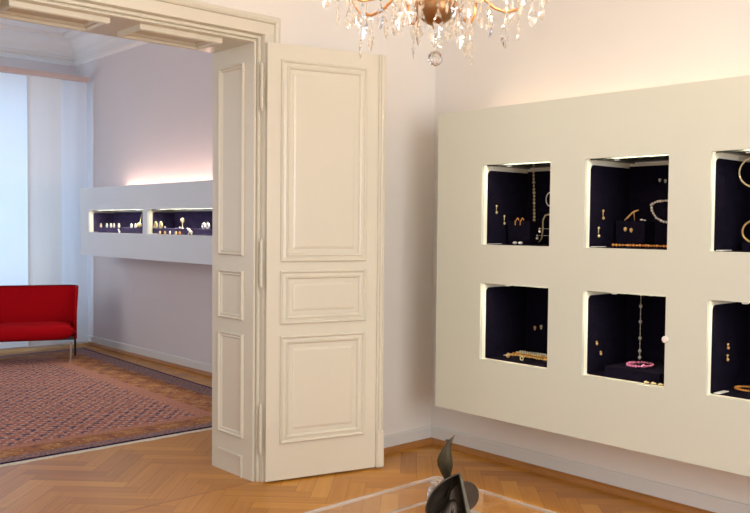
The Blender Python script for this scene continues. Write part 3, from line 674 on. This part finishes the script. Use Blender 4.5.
# disc behind the blade
bm = B(); pts = []
for k in range(28):
    t = 2 * PI * k / 28; pts.append(sv(12 + 15.5 * math.cos(t), 16.5 + 15.5 * math.sin(t), .045 + .02 * math.cos(t)))
prism(bm, pts, SF * .012); bmesh.ops.bevel(bm, geom=[e for e in bm.edges if len(e.link_faces) == 2 and any(len(f.verts) > 8 for f in e.link_faces)], offset=.002, segments=2, affect='EDGES')
obj('disc', bm, 'bronze', scu)
# upper leaf form like a bird standing on a thin stalk
def leaf_pt(t):    # centre line and half width, t 0 foot .. 1 beak
    return bez([Vector((-4.5, 10, 0)), Vector((-1, 41, 0)), Vector((-14, 56, 0)), Vector((2.5, 77, 0))], t)
bm = B(); rings = []
W_ = [(0.0, 1.3), (.12, 1.6), (.22, 2.3), (.34, 6.2), (.45, 8.6), (.55, 8.8), (.66, 7.0), (.76, 4.6), (.86, 3.0), (.93, 2.0), (1.0, .4)]
for t, hw in W_:
    c0 = leaf_pt(t); A = []
    for k in range(14):
        q = 2 * PI * k / 14; A.append(bm.verts.new(sv(c0.x + hw * math.cos(q) * (1 if math.cos(q) < 0 else .82), c0.y, hw * .42 * PXM * math.sin(q) + .088 + .008 * math.sin(t * 5))))
    rings.append(A)
for A, Bq in zip(rings, rings[1:]):
    for j in range(14): bm.faces.new((A[j], A[(j + 1) % 14], Bq[(j + 1) % 14], Bq[j]))
bm.faces.new(rings[0]); bm.faces.new(rings[-1])
lf = obj('leaf_form', bm, 'verdigris_bronze', scu, smooth=True, label='greenish bronze leaf form like a bird on a stalk')
bm = B(); ball(bm, sv(-4.6, 70.5, .09), 2.0 * PXM, 2, (1.2, 1, .7)); tube(bm, [sv(-4.6, 70.5, .09), sv(-3.6, 68, .09), sv(-3, 65, .09)], 1.7 * PXM, 8); obj('bud', bm, 'bronze', lf, smooth=True)
# glass ornament behind it
gx = SC + SR * (-12 * PXM * 1.1) + SF * 0.20
go = thing('glass_ornament', 'small clear faceted glass piece just behind the bronze sculpture', 'ornament', (gx.x, gx.y, TZ))
bm = B(); lathe(bm, [(0, .001), (.030, .001), (.034, .012), (.030, .035), (.020, .046), (.012, .050), (.018, .056), (.028, .060), (.022, .066), (0, .068)], (gx.x, gx.y, TZ), 8); obj('glass_body', bm, 'clear_crystal', go)
bm = B(); lathe(bm, [(0, .0685), (.010, .0685), (.012, .074), (.006, .080), (0, .082)], (gx.x, gx.y, TZ), 8); obj('stopper', bm, 'crystal', go)

# ================================================================== CHANDELIER
CC = Vector((-2.25, -2.15, 0)); ZB = 2.035
ch = thing('crystal_chandelier', 'gilt chandelier hung with clear crystal drops at the top edge', 'chandelier', (CC.x, CC.y, CH))
bm = B(); lathe(bm, [(0, 2.128), (.006, 2.129), (.010, 2.134), (.008, 2.140), (.024, 2.146), (.048, 2.162), (.062, 2.185), (.066, 2.215), (.060, 2.222), (.05, 2.25), (.022, 2.27), (.015, 2.30), (0, 2.30)], CC, 24)
bowl = obj('bowl', bm, 'chandelier_bowl_bronze', ch, smooth=True, label='bronze bottom bowl')
bm = B(); lathe(bm, [(0, 2.29), (.012, 2.29), (.012, 2.36), (.03, 2.39), (.038, 2.43), (.02, 2.48), (.012, 2.52), (.028, 2.58), (.028, 2.62), (.010, 2.66), (.006, 2.70), (.006, 3.70), (0, 3.70)], CC, 16); obj('stem', bm, 'gilt_brass', ch, smooth=True)
bm = B(); lathe(bm, [(0, 3.68), (.05, 3.70), (.075, 3.75), (.08, 3.799), (0, 3.799)], CC, 20); obj('canopy', bm, 'gilt_brass', ch, smooth=True)
NA = 8
def arm_path(th_):
    d = Vector((math.cos(th_), math.sin(th_), 0)); P = [(.045, 2.245), (.09, 2.282), (.13, 2.272), (.165, 2.238), (.20, 2.212), (.24, 2.202), (.28, 2.212), (.305, 2.242), (.315, 2.285)]
    out = []
    for i in range(len(P) - 1):
        for s in (0, .5): r_, z_ = P[i][0] * (1 - s) + P[i + 1][0] * s, P[i][1] * (1 - s) + P[i + 1][1] * s; out.append(CC + d * r_ + Z_ * z_)
    out.append(CC + d * P[-1][0] + Z_ * P[-1][1]); return out, d
def octagon(bm, c, r, th, n_):           # faceted bead facing direction n_
    n_ = Vector(n_).normalized(); u_ = n_.cross(Z_).normalized(); v_ = u_.cross(n_)
    rim = [bm.verts.new(c + (u_ * math.cos(2 * PI * k / 8) + v_ * math.sin(2 * PI * k / 8)) * r) for k in range(8)]
    for s in (1, -1):
        inn = [bm.verts.new(c + (u_ * math.cos(2 * PI * k / 8) + v_ * math.sin(2 * PI * k / 8)) * r * .5 + n_ * th * s) for k in range(8)]
        for k in range(8): bm.faces.new((rim[k], rim[(k + 1) % 8], inn[(k + 1) % 8], inn[k]))
        bm.faces.new(inn)
def drop(bm, top, L_, W2, n_, style=0):
    """a cut pendant hanging from top"""
    n_ = Vector(n_).normalized(); u_ = n_.cross(Z_).normalized()
    if style == 0:   # leaf pendalogue with notched edge
        out = [(0, 0), (.22, .10), (.45, .22), (.62, .28), (.55, .36), (.85, .46), (1.0, .58), (.78, .66), (.82, .76), (.5, .84), (.28, .94), (0, 1)]
    elif style == 1: # almond
        out = [(0, 0), (.3, .12), (.55, .3), (.9, .52), (1, .68), (.85, .84), (.45, .95), (0, 1)]
    else:            # icicle prism
        out = [(0, 0), (.8, .06), (1, .2), (.9, .55), (.8, .85), (0, 1)]
    pts = out + [(-a, b_) for a, b_ in out[-2:0:-1]]
    rim = [bm.verts.new(top + u_ * a * W2 - Z_ * b_ * L_) for a, b_ in pts]
    for s in (1, -1):
        q = bm.verts.new(top - Z_ * L_ * .62 + n_ * s * W2 * .38); q2 = bm.verts.new(top - Z_ * L_ * .28 + n_ * s * W2 * .26); k = len(rim)
        for i in range(k):
            zm = (pts[i][1] + pts[(i + 1) % k][1]) / 2
            c_ = q2 if zm < .42 else q
            bm.faces.new((rim[i], rim[(i + 1) % k], c_))
        # bridge between the two ridge points is covered by adjacent fans
rnd = random.Random(11)
for a in range(NA):
    th_ = 2 * PI * a / NA + 0.30
    pth, d = arm_path(th_)
    bm = B(); tube(bm, pth, .0050, 8); arm = obj('arm', bm, 'gilt_brass', ch, smooth=True)
    tip = pth[-1]
    bm = B(); lathe(bm, [(0, 0), (.008, .0), (.020, .006), (.048, .012), (.055, .020), (.050, .022), (.018, .014), (.012, .03), (0, .03)], tip, 12); obj('drip_pan', bm, 'crystal', arm, smooth=False, label='glass drip pan')
    bm = B(); lathe(bm, [(0, .03), (.011, .03), (.011, .11), (0, .11)], tip, 12); obj('candle_sleeve', bm, 'candle_sleeve', arm, smooth=True)
    bm = B(); lathe(bm, [(0, .111), (.008, .113), (.015, .135), (.013, .155), (.006, .178), (0, .19)], tip, 10); obj('bulb', bm, 'warm_bulb', arm, smooth=True, label='lit candle bulb')
    # drops: four round each drip pan, three under each arm, one longer icicle string
    spots = []
    for k in range(4):
        q = th_ + PI / 4 + k * PI / 2; spots.append((tip + Vector((math.cos(q), math.sin(q), 0)) * .050 + Z_ * .012, q, 1 if k != 2 else 2))
    spots += [(pth[10] - Z_ * .006, th_ + 1.1, 0), (pth[7] - Z_ * .006, th_ + .3, 0), (pth[3] - Z_ * .006, th_ + 2.0, 1)]
    if a % 2 == 0: spots.append((pth[12] - Z_ * .006, th_, 3))
    for (p, q, st) in spots:
        n_ = Vector((math.cos(q + rnd.uniform(-.5, .5)), math.sin(q + rnd.uniform(-.5, .5)), 0)); bm = B(); z = p.copy()
        nb = {0: 1, 1: 3, 2: 2, 3: 9}[st]; rb = .0065 if st != 3 else .0045
        for k in range(nb):
            z = z - Z_ * (rb + .001); octagon(bm, z, rb, rb * .6, n_ if k % 2 else n_.cross(Z_)); z = z - Z_ * (rb + .001)
        if st == 0: drop(bm, z, rnd.uniform(.085, .105), .0175, n_, 0)
        elif st in (1, 2): drop(bm, z, rnd.uniform(.070, .085), .0150, n_, 0 if st == 2 else 1)
        else: drop(bm, z, .045, .006, n_, 2)
        obj('crystal_drop', bm, 'clear_crystal' if st in (0, 3) and a % 2 else 'crystal', ch)
for k in range(8):
    q = 2 * PI * k / 8 + .1; d = Vector((math.cos(q), math.sin(q), 0)); p = CC + d * .068 + Z_ * 2.212; bm = B()
    for j in range(2): octagon(bm, p - Z_ * (.008 + j * .016), .0075, .0045, d)
    drop(bm, p - Z_ * .032, .085, .0175, d, 0); obj('crystal_drop', bm, 'crystal', ch)
bm = B(); p = CC + Z_ * 2.128
for j in range(4): octagon(bm, p - Z_ * (.008 + j * .014), .006, .004, SR if j % 2 else SF)
obj('centre_chain', bm, 'clear_crystal', ch)
bm = B(); drop(bm, CC + Z_ * 2.122 + SR * .006 - SF * .004, .062, .020, -SF, 0); obj('crystal_drop', bm, 'crystal', ch)
bm = B(); bmesh.ops.create_icosphere(bm, subdivisions=2, radius=.0245, matrix=Matrix.Translation(CC + Z_ * (ZB + .002))); obj('crystal_ball', bm, 'clear_crystal', ch, label='faceted clear ball at the bottom')

# ================================================================== JEWELLERY AND SHOW BLOCKS
# niche faces
def nz(row): return ROWS[row][0] + .0035
SIDE = [c[1] - .003 for c in COLS]     # left-hand velvet wall of each column
BACK = -0.0215
def J(name, bm, material, label, cat, group=None, smooth=True):
    return tag(obj(name, bm, material, smooth=smooth), label, cat, group)
def beads(bm, pts, r, step=None, jit=0.0, sz=1.0):
    """beads threaded along a polyline"""
    pts = [Vector(p) for p in pts]; step = step or r * 2.05; rn = random.Random(len(pts)); carry = 0
    for p, q in zip(pts, pts[1:]):
        d = (q - p); l = d.length; s = carry
        while s < l:
            ball(bm, p + d * (s / l), r * rn.uniform(1 - jit, 1 + jit), 1); s += step
        carry = s - l
    tube(bm, pts, r * .3, 5)
def loop(c, ra, rb, u_, v_, n=24, a0=0, a1=2 * PI):
    c = Vector(c); u_ = Vector(u_); v_ = Vector(v_); return [c + u_ * ra * math.cos(a0 + (a1 - a0) * k / n) + v_ * rb * math.sin(a0 + (a1 - a0) * k / n) for k in range(n + 1)]
def earring_side(col, x, z, L_, material, label, group, stone=None):
    """hangs from a pin on the left velvet wall"""
    y = SIDE[col]; bm = B(); ball(bm, (x, y - .007, z), .0070, 1); tube(bm, [(x, y - .006, z), (x, y - .006, z - L_ * .6)], .0022, 6); ball(bm, (x, y - .0085, z - L_ * .85), .0078, 1, (1, 1, 1.2)); tube(bm, [(x, y, z), (x, y - .006, z)], .0012, 5)
    return J('earring', bm, material, label, 'earring', group)
def earring_front(x, y, z, material, label, group, r=.0075, L_=.014):
    bm = B(); ball(bm, (x, y, z), r, 1); ball(bm, (x, y, z - L_), r * .75, 1, (1, 1, 1.3)); tube(bm, [(x + .012, y, z), (x, y, z), (x, y, z - L_)], .0014, 5)
    return J('earring', bm, material, label, 'earring', group)
def block(x0, x1, y0, y1, z0, z1, label):
    bm = B(); box(bm, x0, x1, y0, y1, z0, z1, .002, 1); return J('display_block', bm, 'velvet', label, 'display block', smooth=False)
def light_patch(col, row, label, x=-.36, l=.10):  # white slip standing in for tube light reflected on the niche floor
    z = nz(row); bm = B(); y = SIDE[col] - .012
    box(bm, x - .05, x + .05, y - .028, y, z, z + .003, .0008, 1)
    return J('light_patch', bm, 'light_patch_white', label, 'light_patch', 'slips imitating tube light on the niche floors', smooth=False)

# upper left niche ----------------------------------------------------------
z0 = nz(0)
earring_side(0, -.327, 1.624, .045, 'bright_gold', 'gold drop earring pinned higher on the velvet of the upper left niche', 'pinned earrings in the upper left niche')
earring_side(0, -.253, 1.566, .052, 'bright_gold', 'gold drop earring pinned lower and further in, upper left niche', 'pinned earrings in the upper left niche')
block(-.25, -.16, -1.012, -.850, z0, 1.536, 'low dark velvet block in the upper left niche')
for y, s in ((-.917, 'left'), (-.954, 'right')):
    bm = B(); tube(bm, loop((-.245, y, 1.540), .009, .011, Y_, Z_, 16, -.4, PI), .003, 6); tube(bm, [(-.254, y + .009, 1.540), (-.256, y + .008, 1.512)], .0028, 6); ball(bm, (-.245, y, 1.551), .006, 1)
    J('earring', bm, 'orange_stone', 'orange and gold hoop earring on the velvet block, %s of the pair' % s, 'earring', 'hoops on the dark block of the upper left niche')
bm = B(); pts = [(-.05, -.880, 1.836), (-.045, -.884, 1.70), (-.045, -.888, 1.55), (-.05, -.892, 1.45)] + [(-.06 - .022 * k, -.893 - .006 * k, z0 + .012 + .035 * (1 - k / 4) ** 2) for k in range(5)]
beads(bm, pts, .0090, .021, .2); J('necklace', bm, 'bright_gold', 'long gold bead necklace hanging straight down in the upper left niche', 'necklace')
bm = B(); pts = [(-.05, -1.03, 1.565), (-.05, -1.0, 1.578), (-.05, -.972, 1.572), (-.05, -.958, 1.545), (-.05, -.955, 1.48), (-.055, -.952, 1.43), (-.075, -.955, z0 + .02), (-.11, -.962, z0 + .008), (-.148, -.975, z0 + .008)]
tube(bm, pts, .0048, 7); beads(bm, pts, .0058, .012); J('necklace', bm, 'bright_gold', 'gold chain curving over at the right of the upper left niche', 'necklace')
bm = B(); tube(bm, loop((-.05, -1.005, 1.668), .028, .04, Y_, Z_, 24), .004, 6, True); J('bangle', bm, 'pearl', 'pale ring half hidden by the niche edge, upper left niche', 'bangle')
for (x, y), s in (((-.30, -.944), 'left'), ((-.30, -.984), 'right')):
    bm = B(); ball(bm, (x, y, z0 + .009), .012, 2, (1.2, 1.2, .75)); J('pearl', bm, 'pearl', 'large pearl on the floor of the upper left niche, %s one' % s, 'pearl')
for (x, y, z), s in (((-.20, -.965, 1.492), 'higher'), ((-.20, -.948, 1.452), 'lower')):
    bm = B(); ball(bm, (x, y - .08, z), .007, 1); ball(bm, (x, y - .08, z - .016), .009, 1); tube(bm, [(-.0215, y - .08, z), (x, y - .08, z)], .0012, 5)
    J('earring', bm, 'pearl', 'pearl earring right of the dark block, %s of the two' % s, 'earring', 'pearl earrings in the upper left niche')
light_patch(0, 0, 'white slip imitating tube light on the floor of the upper left niche')
# upper middle niche --------------------------------------------------------
earring_side(1, -.289, 1.592, .046, 'gold', 'gold earring pinned higher on the velvet of the upper middle niche', 'pinned earrings in the upper middle niche')
earring_side(1, -.329, 1.500, .050, 'bright_gold', 'gold earring pinned lower on the velvet of the upper middle niche', 'pinned earrings in the upper middle niche')
block(-.20, -.09, -1.718, -1.546, z0, 1.538, 'dark velvet block in the upper middle niche')
bm = B(); tube(bm, [(-.185, -1.588, 1.542), (-.185, -1.606, 1.556), (-.18, -1.628, 1.580), (-.18, -1.646, 1.590), (-.18, -1.668, 1.597)], .0042, 7, taper=[.6, 1.2, 1, 1.2, .6]); tube(bm, [(-.18, -1.64, 1.59), (-.17, -1.64, 1.541)], .002, 6)
J('brooch', bm, 'gold', 'slim curved gold brooch propped on the dark block', 'brooch')
bm = B(); ball(bm, (-.185, -1.690, 1.545), .008, 1, (1, 1.6, .7)); ball(bm, (-.185, -1.708, 1.543), .006, 1, (1, 1.5, .7)); J('ring', bm, 'pearl', 'small rose and gold ring lying on the dark block', 'ring')
earring_front(-.2075, -1.608, 1.497, 'gold', 'round gold earring on the front of the dark block, left', 'earrings on the block front', .010, .006)
earring_front(-.2075, -1.643, 1.492, 'gold', 'round gold earring on the front of the dark block, right', 'earrings on the block front', .010, .006)
earring_front(-.031, -1.703, 1.762, 'pearl', 'pale stud earring high on the back velvet, left of two', 'studs at the back of the upper middle niche', .009, .006)
earring_front(-.031, -1.736, 1.757, 'pearl', 'pale stud earring high on the back velvet, right of two', 'studs at the back of the upper middle niche', .009, .006)
# bust stand carrying a coral necklace
bm = B(); prism(bm, [(-.10, -1.69, z0), (-.10, -1.69, 1.59), (-.10, -1.715, 1.645), (-.10, -1.86, 1.645), (-.10, -1.885, 1.59), (-.10, -1.885, z0)], (.05, 0, 0)); J('bust_stand', bm, 'velvet', 'dark velvet necklace stand at the right of the upper middle niche', 'display stand', smooth=False)
bm = B(); pts = [(-.118, -1.705, 1.625), (-.118, -1.712, 1.59), (-.118, -1.735, 1.558), (-.118, -1.77, 1.537), (-.118, -1.80, 1.533), (-.118, -1.835, 1.545), (-.118, -1.862, 1.575), (-.118, -1.868, 1.62), (-.118, -1.845, 1.640), (-.118, -1.80, 1.647), (-.118, -1.735, 1.642), (-.118, -1.705, 1.625)]
beads(bm, pts, .0080, .0155, .15); J('necklace', bm, 'pearl', 'rose gold bead necklace on the dark stand, upper middle niche', 'necklace')
bm = B(); beads(bm, [(-.27, -1.575, z0 + .0112), (-.25, -1.62, z0 + .0112), (-.26, -1.67, z0 + .0112), (-.25, -1.74, z0 + .0112), (-.26, -1.80, z0 + .0112), (-.25, -1.88, z0 + .0112)], .0075, .017, .3)
J('necklace', bm, 'orange_stone', 'orange bead necklace laid along the floor of the upper middle niche', 'necklace')
light_patch(1, 0, 'white slip imitating tube light on the floor of the upper middle niche')
# upper right niche ---------------------------------------------------------
bm = B(); tube(bm, loop((-.2, -2.29, 1.772), .080, .072, Y_, Z_, 32), .0045, 7, True); J('collar_necklace', bm, 'bright_gold', 'gold ring collar hanging from the top of the upper right niche', 'necklace')
bm = B(); tube(bm, loop((-.2, -2.29, 1.49), .058, .052, Y_, Z_, 28), .005, 7, True); J('bangle', bm, 'gold', 'gold bangle standing low in the upper right niche', 'bangle')
bm = B(); box(bm, -.22, -.15, -2.34, -2.24, z0, 1.437, .002, 1); J('display_block', bm, 'velvet', 'small dark block under the gold bangle', 'display block', smooth=False)
bm = B(); tube(bm, [(-.2, -2.29, 1.90), (-.2, -2.29, 1.85)], .001, 5); bm.free()
light_patch(2, 0, 'white slip imitating tube light on the floor of the upper right niche')
# lower left niche ----------------------------------------------------------
z1 = nz(1)
earring_front(-.031, -.895, .890, 'gold', 'gold earring on the back velvet of the lower left niche, left one', 'earrings at the back of the lower left niche', .010, .012)
earring_front(-.031, -.942, .900, 'bright_gold', 'gold earring on the back velvet of the lower left niche, right one', 'earrings at the back of the lower left niche', .010, .012)
rr = random.Random(5)
for k, (x, col_, mt, nm) in enumerate(((-.10, 0, 'pearl', 'white pearl strand furthest back on the lower left niche floor'), (-.145, 0, 'bright_gold', 'bright gold bead strand between pearls and amber, lower left niche'), (-.195, 0, 'orange_stone', 'amber bead strand in the middle of the lower left niche floor'), (-.245, 0, 'gold', 'dark gold chain nearest the front of the lower left niche floor'))):
    bm = B(); y = -.84 - .01 * k; pts = []
    while y > -1.24: pts.append((x + rr.uniform(-.010, .010), y, z1 + .0108)); y -= .035
    beads(bm, pts, .0080, .0165, .25); J('necklace', bm, mt, nm, 'necklace', 'necklaces on the lower left niche floor')
for (x, y, mt, s) in ((-.30, -.905, 'gold', 'round gold ring at the front of the lower left niche floor'), (-.33, -1.03, 'bright_gold', 'wide gold ring right at the front of the lower left niche floor')):
    bm = B(); tube(bm, loop((x, y, z1 + .013), .011, .010, Y_, Z_, 16), .0035, 6, True); ball(bm, (x, y, z1 + .025), .006, 1); J('ring', bm, mt, s, 'ring', 'rings on the lower left niche floor')
light_patch(0, 1, 'white slip imitating tube light on the floor of the lower left niche', -.20)
# lower middle niche --------------------------------------------------------
earring_side(1, -.328, .893, .012, 'gold', 'gold stud pinned higher on the velvet of the lower middle niche', 'studs in the lower middle niche')
earring_side(1, -.288, .836, .012, 'gold', 'gold stud pinned lower on the velvet of the lower middle niche', 'studs in the lower middle niche')
block(-.40, -.06, -1.93, -1.620, z1, .785, 'wide low dark velvet block in the lower middle niche')
bm = B(); pts = [(-.09, -1.640, 1.160), (-.09, -1.640, .800)]; tube(bm, pts, .0022, 6)
for k in range(13): ball(bm, (-.09, -1.640, 1.15 - k * .0275), .0042, 1)
for z in (1.08, .995, .905, .835, .80): ball(bm, (-.09, -1.640, z), .0105, 1, (1, 1, 1.25))
J('necklace', bm, 'pearl', 'long gold chain with pearls hanging in the lower middle niche', 'necklace')
bm = B(); beads(bm, loop((-.26, -1.742, .7935), .060, .075, Y_, X_, 22), .0078, .0150, .25); ball(bm, (-.31, -1.79, .796), .011, 1); J('necklace', bm, 'rose_stone', 'pink bead necklace coiled on the low velvet block', 'necklace')
for i, (x, y, s) in enumerate(((-.425, -1.895, 'left'), (-.425, -1.92, 'middle'), (-.425, -1.95, 'right'))):
    pass
for (y, s) in ((-1.868, 'left'), (-1.905, 'middle'), (-1.945, 'right')):
    bm = B(); tube(bm, loop((-.413, y, z1 + .006), .012, .007, Y_, X_, 14), .003, 6, True); ball(bm, (-.416, y, z1 + .010), .005, 1, (1, 1.5, .8)); J('ring', bm, 'bright_gold', 'small gold ring in front of the low velvet block, %s of the three' % s, 'ring', 'three rings before the low block')
bm = B()
lathe(bm, [(0, 0), (.017, 0), (.017, .004), (.012, .007), (0, .007)], (0, 0, 0), 16); bmesh.ops.rotate(bm, verts=bm.verts[:], cent=(0, 0, 0), matrix=Matrix.Rotation(-PI / 2, 3, 'Y')); bmesh.ops.translate(bm, verts=bm.verts[:], vec=(-.4505, -1.984, .965))
obj('niche_lock', bm, 'silver', big, label='small round lock at the niche edge')
# lower right niche ---------------------------------------------------------
earring_side(2, -.252, .948, .020, 'gold', 'gold earring pinned higher on the velvet of the lower right niche', 'earrings in the lower right niche')
earring_side(2, -.254, .895, .024, 'gold', 'gold and amber earring pinned lower on the velvet of the lower right niche', 'earrings in the lower right niche')
bm = B(); pts = loop((-.20, -2.285, z1 + .009), .065, .055, Y_, X_, 28); beads(bm, pts, .0062, .0115, .1); J('bracelet', bm, 'orange_stone', 'amber and gold bracelet lying in the lower right niche', 'bracelet')
light_patch(2, 1, 'white slip imitating tube light on the floor of the lower right niche', -.35)

# ---- far cabinet
zf = 1.398 + .0035
def fblock(y0, y1, s):
    bm = B(); box(bm, -.238, .02, y0, y1, zf, 1.455, .003, 1); return J('display_ledge', bm, 'far_velvet', s, 'display ledge', smooth=False)
fblock(3.745, 4.801, 'long purple velvet ledge in the left niche of the far cabinet')
fblock(2.385, 3.58, 'long purple velvet ledge in the right niche of the far cabinet')
def fring(y, z, mt, s, r=.016, x=-0.215):
    bm = B(); tube(bm, loop((x, y, z + r), r, r, Y_, Z_, 14), .0055, 6, True); ball(bm, (x, y, z + 2 * r + .004), .010, 1)
    return J('ring', bm, mt, s, 'ring', 'rings standing in the far cabinet')
zt = 1.456
for y, mt, s in ((4.815, 'bright_gold', 'gold ring at the left end of the ledge, far left niche'), (4.665, 'silver', 'second silver ring from the left, far left niche'), (4.567, 'silver', 'third silver ring from the left, far left niche'), (4.495, 'pearl', 'fourth pearl ring from the left, far left niche'),
              (4.377, 'pearl', 'fifth pearl ring from the left, far left niche'), (4.090, 'silver', 'silver ring left of the bright brooch, far left niche'), (4.001, 'pearl', 'pearl ring beside the bright brooch, far left niche')):
    fring(y, zt, mt, s)
bm = B(); ball(bm, (-0.215, 3.914, zt + .030), .028, 1); ball(bm, (-0.215, 3.974, zt + .016), .014, 1); tube(bm, [(-0.215, 3.914, zt + .03), (-.17, 3.974, zt + .09), (-.13, 4.014, zt + .165)], .005, 6)
J('necklace', bm, 'bright_gold', 'bright gold pendant on its slanting chain, far left niche', 'necklace')
bm = B(); ball(bm, (-0.252, 4.309, zf + .034), .011, 1); ball(bm, (-0.252, 4.289, zf + .011), .012, 1); tube(bm, [(-0.252, 4.299, zf + .04), (-0.252, 4.299, zf + .005)], .005, 6); J('earring', bm, 'silver', 'small silver earring before the ledge, far left niche', 'earring')
for y, s in ((3.570, 'first'), (3.465, 'second')):
    bm = B(); tube(bm, loop((-0.215, y, zt + .026), .022, .026, Y_, Z_, 14), .009, 7, True); ball(bm, (-0.215, y, zt + .056), .014, 1); J('ring', bm, 'bright_gold', 'large gold ring standing on the ledge, %s from the left, far right niche' % s, 'ring', 'large rings in the far right niche')
for y, s in ((3.614, 'tiny white stone at the left end of the ledge, far right niche'), (3.385, 'tiny white stone right of the large gold rings, far right niche'), (3.096, 'tiny white stone left of the white figure, far right niche')):
    bm = B(); ball(bm, (-0.215, y, zt + .010), .011, 1); J('stone', bm, 'pearl', s, 'stone')
bm = B(); lathe(bm, [(0, 0), (.018, 0), (.010, .006), (.004, .02), (.004, .055), (.018, .066), (.022, .082), (.016, .098), (0, .104)], (-.19, 3.094, zt), 10); J('pendant_stand', bm, 'bright_gold', 'round gold pendant on a thin stand, far right niche', 'pendant')
for k, y in enumerate((3.415, 3.317, 3.219, 3.105, 3.036)):
    bm = B(); tube(bm, loop((-0.252, y, zf + .012), .014, .009, Y_, Z_, 12), .004, 6, True); ball(bm, (-0.252, y, zf + .022), .009, 1)
    J('ring', bm, ('gold', 'gold', 'pearl', 'bright_gold', 'orange_stone')[k], '%s ring from the left on the floor before the ledge, far right niche' % ('first', 'second', 'third', 'fourth', 'fifth')[k], 'ring', 'rings on the floor of the far right niche')
bm = B(); ball(bm, (-0.252, 2.867, zf + .045), .016, 1); ball(bm, (-0.252, 2.827, zf + .025), .016, 1); tube(bm, [(-0.252, 2.897, zf + .058), (-0.252, 2.847, zf + .035), (-0.252, 2.817, zf + .004)], .008, 6); tube(bm, [(-0.252, 2.847, zf + .035), (-0.252, 2.877, zf + .004)], .007, 6); J('brooch', bm, 'pearl', 'white figure-like brooch leaning before the ledge, far right niche', 'brooch')
for (y, z_, s) in ((2.664, zt + .026, 'left'), (2.595, zt + .026, 'right')):
    bm = B(); tube(bm, loop((-0.215, y, z_), .022, .022, Y_, Z_, 14), .010, 6, True); J('bangle', bm, 'silver', 'white bangle at the right end of the ledge, %s of two, far right niche' % s, 'bangle', 'white bangles in the far right niche')
for (y, s) in ((4.98, 'white slip imitating tube light on the floor of the left niche in the far cabinet'), (3.60, 'white slip imitating tube light on the floor of the right niche in the far cabinet')):  # thin slips added as patches of tube light in the far niches
    bm = B(); box(bm, -.262, -.243, y - .16, y, zf, zf + .003, .0008, 1); J('light_patch', bm, 'light_patch_white', s, 'light_patch', 'slips imitating tube light in the far cabinet', smooth=False)
